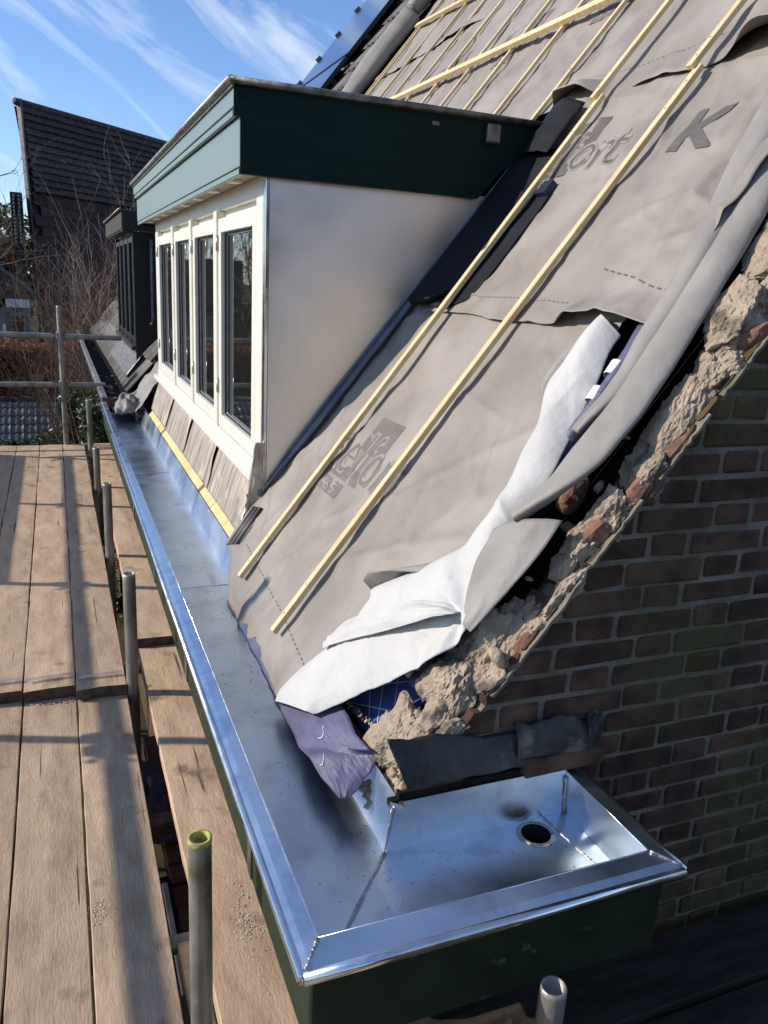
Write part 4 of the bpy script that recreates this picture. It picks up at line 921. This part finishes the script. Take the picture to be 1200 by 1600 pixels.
# near-black sheet standing in for the cast shadow beside the dormer cheek
def shade_sheet(u, v):
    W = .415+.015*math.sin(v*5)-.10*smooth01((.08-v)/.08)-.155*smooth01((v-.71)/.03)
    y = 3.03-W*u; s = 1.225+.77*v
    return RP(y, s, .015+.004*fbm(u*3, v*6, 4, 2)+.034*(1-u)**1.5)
o = grid('shadow_sheet', 110, 60, shade_sheet, SHADESHT, thick=.0015); tag(o, 'near-black sheet added as the shadow beside the dormer cheek, under the nearest batten', 'sheeting')
o = rollgeo('curled_sheet_end', 'curl of sheeting coloured dark for shade, at the foot of the shadow sheet beside the dormer', [(2.97, 1.22, .045), (2.91, 1.23, .045), (2.85, 1.25, .040), (2.79, 1.29, .03)], [.02, .024, .022, .012], .6, SHADESHT, 13); o['category'] = 'sheeting'; del o['group']  # membrane curl, its shade put into the colour
o = grid('shade_black_hood', 20, 16, lambda u, v: RP(2.82+.24*u, 1.95+.24*v, .045+.045*math.sin(math.pi*min(1, u*1.05))**.8*(.5+.5*v)+.006*fbm(u*4, v*4, 1, 2)), SHADESHT, thick=.002); tag(o, 'sheeting hood bulging over the top corner of the dormer, coloured black for its shade', 'sheeting')  # shade under the flap above is put into the black colour
o = slab('dark_spacer', 2.63, 2.69, 1.745, 1.805, .012, .035, NAVY); tag(o, 'small dark pad beside the batten under the logo', 'pad')
# lead apron pieces and yellow fillet below the sill
yl = thing('timber_fillet', 'raw yellow timber fillet along the back of the gutter under the lead', 'timber', (.63, 4.5, -1.03))
ys = [3.00, 3.62, 4.62, 5.62, 6.30]
for a, b in zip(ys, ys[1:]):
    bm = bmesh.new(); A = Vector((.624, 0, -1.046)); d = Vector((.040, 0, .046)); th = Vector((.02, 0, -.018))
    P = [A, A+d, A+d+th, A+th]; r0 = [bm.verts.new(p+Vector((0, a+.004, 0))) for p in P]; r1 = [bm.verts.new(p+Vector((0, b-.004, 0))) for p in P]
    bm.faces.new(r0); bm.faces.new(r1[::-1])
    for i in range(4): j = (i+1) % 4; bm.faces.new((r0[i], r1[i], r1[j], r0[j]))
    bm_obj('fillet_piece', bm, YELW, yl)
ly = [3.07, 3.82, 4.62, 5.42, 6.30]
lab = ['nearest lead apron sheet under the dormer sill, crumpled at its end', 'second lead apron sheet from the gable under the dormer sill', 'third lead apron sheet from the gable under the dormer sill', 'farthest lead apron sheet under the dormer sill']
for k in range(4):
    a, b = ly[k], ly[k+1]
    def lp(u, v, a=a, b=b, k=k):
        y = a+(b-a+.035)*u; T = Vector((XD-.018, 0, -.785)); B = Vector((.652, 0, -1.005))
        p = T.lerp(B, v); nr = Vector((-.92, 0, .40))
        h = .010+.003*math.sin(math.pi*v)+.0025*fbm(y*2, v*2, k, 2)+(.013*smooth01((.05-u)/.05)*(.7+.3*math.sin(v*5)) if k else 0)-.006*smooth01((u-.92)/.08)
        if k == 0 and u < .25: h += .02*fbm(y*12, v*5, 3, 3)*(1-u/.25)
        return p+nr*h+Vector((0, y+.022*math.sin(v*4.5+k)*(1-u), 0))
    o = grid('lead_apron', 30, 16, lp, LEAD, thick=.0025); tag(o, lab[k], 'lead flashing', 'lead apron sheets under the sill')
o = grid('lead_corner_piece', 16, 16, lambda u, v: Vector((.70+.045*u, 3.055+.03*fbm(u*3, v*3, 2, 3)*.5+.03*(1-u)*v-.01, -.62-.32*v+.0*u))+Vector((-.03*v*(1-u), 0, 0)), LEAD, thick=.002); tag(o, 'crumpled lead corner turned round the foot of the dormer post', 'lead flashing')
# ribbed end strip where lead meets membrane
rt = thing('ribbed_strip', 'dark ribbed seal strip ending at the gutter beside the lead apron', 'seal strip', RP(3.02, .02, .02))
for k in range(6):
    y = 3.03-.016*k; tube('rib', [RP(y-.005, .0+.008*k, .016), RP(y, .09+.006*k, .020), RP(y+.008, .19+.004*k, .022)], .0052, [FOILG, LEADO][k % 2], rt, 6)
# crumpled liner ends in the gutter at the far end
o = grid('crumpled_liner', 22, 22, lambda u, v: Vector((.40+.22*u, 6.62+.42*v, -1.10+.10*math.sin(math.pi*u)*math.sin(math.pi*v)**.7+.05*fbm(u*4, v*4, 3, 3)+.05*u)), FOILG, thick=.002); tag(o, 'crumpled grey sheet lying in the gutter beyond the windows', 'sheet')
o = grid('folded_liner', 16, 16, lambda u, v: RP(6.55+.65*u, -.05+.42*v, .03+.03*fbm(u*3, v*3, 8, 3)), MEMG, thick=.002); tag(o, 'pale grey sheet on the slope between dormer and old tiles', 'sheet')
o = grid('purple_liner_scrap', 10, 10, lambda u, v: Vector((.42+.20*u, 7.06+.25*v, -1.08+.06*u+.03*fbm(u*4, v*3, 5, 3))), PURP, thick=.001); tag(o, 'small purple scrap in the gutter before the old roof', 'underlay scrap')

# ------------------------------------------------------------------ old roof of the neighbour: pantiles, gutter, black dormer, solar panels
def pantile_mesh(w, l, th=.016, m_=TILE):
    nx, vs, fs = 12, [], []
    for j, (t_, up) in enumerate(((0, .030), (1, .0))):
        for i in range(nx+1):
            u = i/nx; h = .012*math.cos(u*4*math.pi)*.9+(.010 if u > .9 else 0)
            vs.append((u*w, t_*l, h+up))
    for j in range(2):
        for i in range(nx+1): v = vs[j*(nx+1)+i]; vs.append((v[0], v[1], v[2]-th))
    n = nx+1
    for i in range(nx):
        fs += [[i, i+1, n+i+1, n+i], [2*n+i, 3*n+i, 3*n+i+1, 2*n+i+1], [i, 2*n+i, 2*n+i+1, i+1]]
    fs += [[0, n, 3*n, 2*n], [nx, 2*n+nx, 3*n+nx, n+nx]]
    me = bpy.data.meshes.new('roof_tile'); me.from_pydata(vs, [], fs); me.materials.append(m_); me.polygons.foreach_set('use_smooth', [True]*len(me.polygons)); return me
PT = pantile_mesh(.302, .40)
RM = Matrix((Vector((0, 1, 0)), UP, NR)).transposed().to_4x4()       # local (x,y,z) -> (y, slope, normal), mirrored in x below
nr_ = thing('old_tiled_roof', 'old dark concrete tiled roof continuing beyond the new dormer', 'tiled roof', RP(9.5, 0, -.05))
def put_tile(y, s):
    o = bpy.data.objects.new('roof_tile', PT); col.objects.link(o)
    o.matrix_world = Matrix.Translation(RP(y, s, .012+random.uniform(-.002, .003))) @ RM @ Matrix.Rotation(random.uniform(-.008, .008), 4, 'Z')
    o.location = o.location; adopt(o, nr_)
cnt = 0
for r_ in range(0, 4):
    for k in range(0, 26):
        y, s = 7.42+k*.30, -.02+r_*.345
        if r_ >= 1 and 8.02 < y+.15 < 10.5: continue
        if r_ > 1 and y > 8.2: continue
        if r_ == 3 and y > 7.9: continue
        put_tile(y, s); cnt += 1
for r_ in range(9, 17):
    for k in range(0, 7): 
        y, s = 7.62+k*.30, -.02+r_*.345
        if s > 5.4: continue
        put_tile(y, s)
o = slab('tile_battening', 7.36, 15.8, .0, 2.0, -.08, -.01, BLACKM); adopt(o, nr_)
o = slab('upper_battening', 7.36, 11.6, 2.02, 6.4, -.08, -.01, BLACKM); adopt(o, nr_)
# rows of old clamps and slate bits along the exposed tile edge
ub = rollgeo('rolled_up_membrane', 'thick grey membrane roll bunched against the old tiles above', [(7.40, 3.0, .10), (7.42, 3.35, .11), (7.44, 3.75, .12), (7.40, 4.2, .12)], [.075, .085, .10, .09], .9, MEMG, 21)
ub2 = rollgeo('rolled_up_membrane', 'upper dark bunch of rolled membrane at the top of the old tiles', [(7.40, 4.22, .14), (7.42, 4.5, .15), (7.45, 5.0, .15), (7.42, 5.5, .15)], [.07, .11, .12, .10], .9, MEMG, 25)
sp = []
for k, (s0, s1) in enumerate(((2.9, 4.28), (4.32, 5.9))):
    t = thing('solar_panel', ['lower dark solar panel on the old roof beyond the dormer', 'upper dark solar panel running out at the top of the picture'][k], 'solar panel', RP(10.3, s0, .06), 'solar panels on the old roof')
    a = slab('panel_frame', 9.30, 11.55, s0, s1, .10, .142, BLACK); adopt(a, t)
    b = slab('panel_glass', 9.325, 11.525, s0+.025, s1-.025, .1405, .1445, SOLAR); adopt(b, t)
    for q in (.2, .8):
        c = slab('mounting_foot', 9.36, 9.42, s0+(s1-s0)*q-.03, s0+(s1-s0)*q+.03, .0, .099, BLACK); adopt(c, t)
    for q in range(4):
        s = s0+.15+(s1-s0-.3)*q/3; c = slab('edge_clamp', 11.50, 11.60, s-.025, s+.025, .13, .175, ZOLD); adopt(c, t)
# old gutter
og = thing('old_gutter', 'older dull grey gutter below the neighbouring tiles, full of debris', 'gutter', (.47, 10, -1.15))
box('outer_lip', (.325, 7.16, -1.06), (.375, 15.5, -1.035), ZOLD if False else STEEL, og, .004)
box('outer_side', (.345, 7.16, -1.16), (.365, 15.5, -1.061), ZOLD, og, .002)
box('gutter_bottom', (.366, 7.17, -1.16), (.62, 15.5, -1.14), BLACKM, og, 0)
for k in range(40): rock('debris', (random.uniform(.40, .56), 7.25+random.random()**2*3, -1.13), [random.uniform(.01, .03)]*3, k*3, random.choice([CLAY, BARK, SAND]), og, 0, .4, 1)
box('stop_end', (.33, 7.13, -1.13), (.56, 7.155, -1.04), CLAY, og, .004)
struct(box('neighbour_front_wall', (.66, 7.22, GZ), (.78, 16, -1.2), BRICK, None, 0))
# black dormer
bd = thing('black_dormer', 'small black dormer with dark windows on the old tiled roof', 'dormer', (1.0, 9.2, -.9))
prism('cheek', [(.70, zroof(.70)-.02), (xr(.36), .36), (.70, .36)], 8.06, 8.08, BLACK, bd)
prism('far_cheek', [(.70, zroof(.70)-.02), (xr(.36), .36), (.70, .36)], 10.28, 10.30, BLACK, bd)
box('fascia_front', (.600, 8.0, .375), (.625, 10.42, .525), DARKW, bd, .003)
box('fascia_side', (.626, 7.995, .37), (1.75, 8.02, .527), BLACK, bd, .002)
box('fascia_bottom', (.61, 8.022, .362), (.70, 10.40, .374), BLACK, bd, .001)
tube('roof_edge', [(.588, 7.98, .542), (.588, 10.45, .542)], .014, ZOLD, bd, 8)
box('roof_cover', (.60, 7.985, .5285), (1.9, 10.43, .545), BITU, bd, .002)
box('window_wall', (.735, 8.081, -.90), (.76, 10.279, .361), BLACK, bd, 0)
for k in range(4):
    y0 = 8.12+k*.54; sa = ring('casement', y0, y0+.50, -.66, .32, .05, .70, .733, BLACK, bd)
    mesh('pane', [(.722, y0+.045, -.61), (.722, y0+.455, -.61), (.722, y0+.455, .27), (.722, y0+.045, .27)], [[0, 1, 2, 3]], GLASS, sa)
    box('glazing_bar', (.694, y0-.028, -.70), (.708, y0-.012, .34), STEELD, bd, .001)
box('sill', (.66, 8.09, -.72), (.735, 10.28, -.68), LEADO, bd, .003)
grid('lead_apron', 40, 8, lambda u, v: RP(7.98+2.45*u, .31-.25*v, .062+.004*fbm(u*9, v*2, 1, 2)), ZOLD, bd, thick=.003)
tube('vent_pipe', [(.86, 8.03, .30), (.86, 8.028, -.1), (.862, 8.03, -.42), (.84, 8.02, -.47)], .016, STEELD, bd, 10)

# ------------------------------------------------------------------ far house with tile-hung wall
A0 = Vector((-.40, 26.0, 0)); az = R(45); hd = Vector((math.sin(az), math.cos(az), 0)); hn = Vector((math.cos(az), -math.sin(az), 0))
fh = thing('tiled_house', 'tall dark house covered in brown tiles behind the bare shrubs', 'house', (A0.x, A0.y, GZ))
def HP(a, z, d=0): return A0+hd*a+hn*d+Vector((0, 0, z))
ZE, ZR = 2.06, 4.30; LEN = 11.0
setb = lambda z: -.30*max(0, (z-ZE)/(ZR-ZE))
def quad(name, P, m, parent): return mesh(name, P, [list(range(len(P)))], m, parent)
BK = lambda z: A0+Vector((.7, 8, z))
# body (closed)
vs = [HP(0, GZ, -.12), HP(LEN, GZ, -.12), HP(LEN, GZ, -8), BK(GZ), HP(0, ZE, -.12), HP(LEN, ZE, -.12), HP(LEN, ZE, -8), BK(ZE), HP(0, ZR-.05, -.50), HP(LEN, ZR-.05, -.50), HP(LEN, ZE+.3, -8), BK(ZE+.3)]
mesh('wall', vs, [[0, 1, 5, 4], [1, 2, 6, 5], [2, 3, 7, 6], [3, 0, 4, 7], [4, 5, 9, 8], [8, 9, 10, 11], [5, 6, 10, 9], [7, 4, 8, 11]], DARKW, fh)
rows = 12; dz = (ZR-ZE)/rows
for r_ in range(rows):
    z = ZE+r_*dz; vs, fs = [], []; n = 150
    for i in range(n+1):
        a = LEN*i/n; wv = .022*abs(math.sin(math.pi*a/.33))+.012*fbm(a*2, r_, 3, 2)
        j = .010*math.floor(noise.noise((math.floor(a/.33)*3.1, r_*2.7, 0))*2)
        vs += [HP(a, z-.035+j, setb(z)+.07-wv*.4), HP(a, z+.0+j, setb(z)+.10+wv), HP(a, z+dz*.55, setb(z+dz*.5)+.045+wv), HP(a, z+dz+.02, setb(z+dz)+.0+wv*.5)]
    for i in range(n):
        for q in range(3): b = i*4+q; fs.append([b, b+4, b+5, b+1])
    mesh('tile_course', vs, fs, TILEW, fh, False)
tube('ridge', [HP(-.15, ZR+.03, -.3), HP(LEN, ZR+.03, -.3)], .10, TILEW, fh, 8)
for r_ in range(16):                              # large hung tiles below the roof
    z = ZE-.08-.28*(r_+1)
    for k in range(22):
        if z < -2.4 or (k > 9 and r_ > 8): continue
        a = -.02+k*.50+(r_ % 2)*.25
        P = [HP(a+.004, z, .035), HP(a+.492, z, .035), HP(a+.492, z+.30, .005), HP(a+.004, z+.30, .005), HP(a+.004, z, .012), HP(a+.492, z, .012)]
        mesh('hung_tile', P, [[0, 1, 2, 3], [0, 4, 5, 1]], TILEH, fh)
o = mesh('bargeboard', [HP(-.055, -1.9, .06), HP(-.03, -1.9, .10), HP(-.03, ZR+.12, -.18), HP(-.055, ZR+.12, -.22), HP(-.055, -1.9, -.02), HP(-.055, ZR+.12, -.36)], [[0, 1, 2, 3], [4, 0, 3, 5]], STEELD, fh)
# lower wing at the left with a strip of pale battens
lw = thing('side_wing', 'narrow dark green side wing with pale dotted roof edge left of the tiled house', 'house wing', (-.93, 25.5, GZ))
box('wing_wall', (-1.0, 25.4, GZ), (-.68, 26.2, -.75), GREEN, lw, 0)
box('wing_upper', (-.985, 25.42, -.72), (-.69, 26.2, 1.94), GREEN, lw, 0)
for k in range(13): 
    for x in (-.905, -.77): box('verge_tile', (x-.022, 25.36, .62+.1*k), (x+.022, 25.42, .685+.1*k), STEEL, lw, 0)
# small outbuilding at far left with white roof edge
sh = thing('small_outbuilding', 'small grey outbuilding with white gable trim and glazed door at far left', 'outbuilding', (-1.3, 21, GZ))
box('wall', (-2.6, 21.0, GZ), (-.60, 23, -.95), FOILG, sh, 0)
prism_ = [(-2.9, -.75), (-.45, -.75), (-.45, -.62), (-.9, -.25), (-1.9, .42), (-2.9, .42)]
bm = bmesh.new(); a = [bm.verts.new((x, 20.8, z)) for x, z in prism_]; b = [bm.verts.new((x, 23.2, z)) for x, z in prism_]
bm.faces.new(a); bm.faces.new(b[::-1])
for i in range(len(prism_)): j = (i+1) % len(prism_); bm.faces.new((a[i], b[i], b[j], a[j]))
bm_obj('roof', bm, DARKW, sh)
box('white_trim', (-1.05, 20.74, -.93), (-.55, 20.79, -.74), WHITEP, sh, .01)
d_ = box('door', (-.98, 20.9, -2.5), (-.66, 20.98, -1.0), FOILG, sh, .005)
for z in (-1.55, -2.1): box('door_pane', (-.94, 20.885, z), (-.70, 20.899, z+.42), GLASS, d_, 0)
box('post', (-1.14, 20.6, -2.6), (-1.08, 20.68, -1.3), WHITEP, sh, .004)

# ------------------------------------------------------------------ shed roof with glossy pantiles
sd_ = thing('garden_shed', 'low garden shed with dark pantile roof catching light, just beyond the deck', 'shed', (-1.2, 17, GZ))
box('shed_wall', (-3.9, 17.0, GZ), (.75, 19.4, -3.6), DARKW, sd_, 0)
STM = pantile_mesh(.24, .30, .02, SHT)
tl = Vector((0, .87, .5)).normalized(); tn = Vector((0, -.5, .87)).normalized(); Mx = Matrix((Vector((1, 0, 0)), tl, tn)).transposed().to_4x4()
for r_ in range(5):
    for k in range(19):
        o = bpy.data.objects.new('roof_tile', STM); col.objects.link(o); p = Vector((-3.75+k*.235, 16.60, -3.27))+tl*(.26*r_)
        o.matrix_world = Matrix.Translation(p) @ Mx; adopt(o, sd_)
box('roof_backing', (-3.8, 17.2, -3.62), (.7, 17.7, -3.0), BLACKM, sd_, 0)
tube('ridge_cap', [(-3.9, 17.72, -2.62), (.75, 17.72, -2.62)], .075, LEADO, sd_, 10)

# ------------------------------------------------------------------ vegetation
def leaves(name, n, fn, size, m, sd):
    rr = random.Random(sd); vs, fs = [], []
    for _ in range(n):
        p = Vector(fn(rr)); a = Vector((rr.gauss(0, 1), rr.gauss(0, 1), rr.gauss(0, 1))).normalized(); b = a.orthogonal().normalized(); b.rotate(Matrix.Rotation(rr.uniform(0, 6.3), 3, a)); s = size*rr.uniform(.5, 1.25)
        c = a.cross(b); k = len(vs); vs += [p-b*s*.9, p+c*s*.45+a*s*.12, p+b*s, p-c*s*.45+a*s*.12]; fs.append([k, k+1, k+2, k+3])
    return vs, fs
def twig_tree(name, label, cat, base, h, spread, n_st, sd, m, thick=.03, group=None, depth=4, upright=.8, stems=True):
    rr = random.Random(sd); t = thing(name, label, cat, base, group)
    vs, fs = [], []; vt, ft = [], []
    def grow(p, d, L, r, lev):
        n = 5; P = [p]; 
        for i in range(n):
            d = (d+Vector((rr.gauss(0, .13), rr.gauss(0, .13), rr.gauss(0, .08)+.035*upright))).normalized(); P.append(P[-1]+d*L/n)
        rad = [r*(1-.13*i) for i in range(n+1)]
        V, F = (vt, ft) if lev == 0 else (vs, fs)
        tube_geo(P, rad, 6 if lev == 0 else (4 if lev < 3 else 3), False, V, F)
        if lev < depth:
            for k in range(rr.randint(3, 5) if lev else rr.randint(4, 7)):
                q = rr.uniform(.25, 1); i = min(n-1, int(q*n)); c = P[i].lerp(P[i+1], q*n-i); a = d.orthogonal().normalized(); a.rotate(Matrix.Rotation(rr.uniform(0, 6.3), 3, d))
                grow(c, (d*rr.uniform(.7, 1.2)+a*rr.uniform(.4, .9)).normalized(), L*rr.uniform(.38, .62), max(.0028, r*.45), lev+1)
    for k in range(n_st):
        a = rr.uniform(0, 6.3); q = rr.uniform(0, .5)*spread if n_st > 1 else 0
        grow(Vector(base)+Vector((math.cos(a)*q*.6, math.sin(a)*q*.6, 0)), Vector((math.cos(a)*q*.35/ max(.3, spread), math.sin(a)*q*.35/max(.3, spread), 1)).normalized(), h*rr.uniform(.6, .8), thick*rr.uniform(.6, 1.1), 0)
    mesh('trunk', vt, ft, m, t, True); mesh('branches', vs, fs, m, t, True)
    return t
twig_tree('bare_birch', 'pale multi-stemmed bare birch between the tiled house and black dormer', 'tree', (.85, 15.0, GZ), 5.6, .9, 5, 3, BIRCH, .022, 'bare shrubs and trees behind the deck', 3)
twig_tree('bare_shrub', 'dense brown bare shrub in front of the tiled house wall', 'shrub', (.45, 15.8, GZ), 5.0, 1.3, 13, 5, BARK, .013, 'bare shrubs and trees behind the deck', 3)
twig_tree('bare_shrub', 'reddish bare shrub at the left foot of the tiled house', 'shrub', (.20, 17.5, GZ), 4.8, .9, 12, 8, BARK, .012, 'bare shrubs and trees behind the deck', 3)
twig_tree('bare_shrub', 'thin bare shrub close behind the old gutter', 'shrub', (.55, 13.2, GZ), 4.4, .7, 8, 12, BARK, .011, 'bare shrubs and trees behind the deck', 3)
twig_tree('bare_shrub', 'bare shrub rising right beside the black dormer', 'shrub', (1.25, 17.2, GZ), 5.4, 1.0, 10, 15, BARK, .014, 'bare shrubs and trees behind the deck', 3)
def hedge(name, label, lo, hi, n, size, m, sd, cat='hedge', core=DARKW):
    t = thing(name, label, cat, ((lo[0]+hi[0])/2, (lo[1]+hi[1])/2, lo[2]))
    def fn(rr):
        x = rr.uniform(lo[0], hi[0]); z = lo[2]+(hi[2]-lo[2])*rr.random()**.55
        zt = hi[2]+.16*fbm(x*1.6, sd, 2, 4)
        z = min(z, zt)+rr.gauss(0, .03); y = lo[1]+abs(rr.gauss(0, .22))+.15*fbm(x*2, z*2, sd, 3)
        if rr.random() < .3: y = rr.uniform(lo[1], hi[1]); z = zt+rr.gauss(0, .05)
        return x, y, z
    V, F = leaves('f', n, fn, size, m, sd); o = mesh('foliage', V, F, m, t); 
    rr = random.Random(sd); vs, fs = [], []
    for k in range(int((hi[0]-lo[0])*9)):
        x = rr.uniform(lo[0], hi[0]); y = rr.uniform(lo[1]+.1, hi[1]-.1); tube_geo([(x, y, lo[2]), (x+rr.gauss(0, .12), y, (lo[2]+hi[2])/2), (x+rr.gauss(0, .25), y+rr.gauss(0, .1), hi[2]+.05)], [.02, .014, .005], 4, False, vs, fs)
    mesh('stems', vs, fs, BARK, t)
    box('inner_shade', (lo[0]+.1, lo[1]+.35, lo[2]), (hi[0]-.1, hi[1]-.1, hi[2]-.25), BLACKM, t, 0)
hedge('beech_hedge', 'rust-brown leafy beech hedge behind the shed roof', (-4.2, 18.6, GZ), (.35, 20.0, -1.70), 22000, .06, LEAFR, 2)
hedge('ivy_bank', 'glossy green ivy bank at the corner of the deck', (-.02, 12.6, GZ), (.62, 14.0, -1.95), 9000, .042, LEAFG, 4, 'ivy')
hedge('laurel_shrub', 'green laurel shrub rising behind the end of the new gutter', (.20, 10.6, GZ), (.62, 11.6, -1.75), 4200, .036, LEAFG, 6, 'shrub')
hedge('ground_ivy', 'low ivy overgrowing the eave of the shed roof', (-3.6, 15.9, GZ), (.2, 16.6, -3.25), 6000, .06, LEAFG, 9, 'ivy')
# trees to the left, beyond the frame edge: one crown shows at the far left, all mirror in the window panes
for k, (x, y, h, m, lb) in enumerate([(-1.9, 45, 6.6, BIRCH, 'pale hazy bare tree far behind the outbuilding at the left edge'), (-3.1, 22, 7.2, BARK, 'bare garden tree mirrored in the dormer windows'), (-4.9, 26, 8.6, BARK, 'taller bare garden tree mirrored in the dormer windows'), (-5.2, 18, 6.5, BARK, 'nearer bare garden tree mirrored in the dormer windows'), (-2.7, 29, 8.4, BARK, 'broad bare garden tree mirrored in the dormer windows')]):
    twig_tree('bare_tree', lb, 'tree', (x, y, GZ), h, 1.2, 2 if k else 6, 30+k, m, .10 if k else .05, 'bare garden trees', 4)
def dark_crown(name, label, c, r, n, sd):
    t = thing(name, label, 'tree', (c[0], c[1], GZ))
    def fn(rr):
        d = Vector((rr.gauss(0, 1), rr.gauss(0, 1), rr.gauss(0, 1))).normalized(); q = rr.random()**.4*(1+.35*fbm(d.x*2, d.y*2, d.z*2+sd, 3)); return (c[0]+d.x*r[0]*q, c[1]+d.y*r[1]*q, c[2]+d.z*r[2]*q)
    V, F = leaves('f', n, fn, .16, LEAFG, sd); mesh('crown', V, F, LEAFG, t)
    tube('trunk', [(c[0], c[1], GZ), (c[0]+.1, c[1], c[2])], [.18, .08], BARK, t, 8)
dark_crown('evergreen_tree', 'dark evergreen at the far left edge behind the outbuilding', (-1.9, 34, .0), (1.5, 1.5, 2.0), 5000, 3)
hedge('garden_hedge', 'long garden hedge mirrored low in the dormer windows', (-16, 30, GZ), (-2.6, 32, -.9), 12000, .13, LEAFG, 21)

def ring_y(name, x0, x1, z0, z1, parent):
    w_ = box(name, (x0, -14.24, z0), (x1, -14.201, z1), CREAM, parent, .01)
    box('pane', (x0+.08, -14.235, z0+.08), (x1-.08, -14.19, z1-.08), GLASS, w_, 0)
    return w_
# unseen house added behind the viewpoint to keep the gable in deep shade
nh = thing('sky_block_house', 'unseen dark brick house added behind the viewpoint to block sky from the gable', 'house', (3, -15, GZ))
box('wall', (-3.5, -21, GZ), (9, -14.2, 1.6), BRICK, nh, 0)
mesh('roof', [(-3.9, -13.8, 1.4), (9.4, -13.8, 1.4), (9.4, -21.4, 1.4), (-3.9, -21.4, 1.4), (-3.9, -17.6, 4.6), (9.4, -17.6, 4.6)], [[0, 1, 5, 4], [2, 3, 4, 5], [0, 4, 3], [1, 2, 5], [0, 3, 2, 1]], TILEW, nh)
for x in (-2, 1.5, 5):
    w_ = ring_y('window', x, x+1.3, -.9, .6, nh)
for k, (x, y, h) in enumerate([(-9, -7, 8), (-14, -2, 9), (13, -4, 9)]):
    twig_tree('bare_tree', ['bare tree behind the viewpoint to the left', 'bare tree far to the left of the deck', 'bare tree behind the viewpoint to the right'][k], 'tree', (x, y, GZ), h, 1.2, 2, 60+k, BARK, .1, 'bare garden trees', 3)
import OpenImageIO as oiio, numpy as np, sys
def load(p):
    b=oiio.ImageBuf(p); return b.get_pixels(oiio.FLOAT)[...,:3]
def lin(c): return np.where(c<=.04045,c/12.92,((c+.055)/1.055)**2.4)
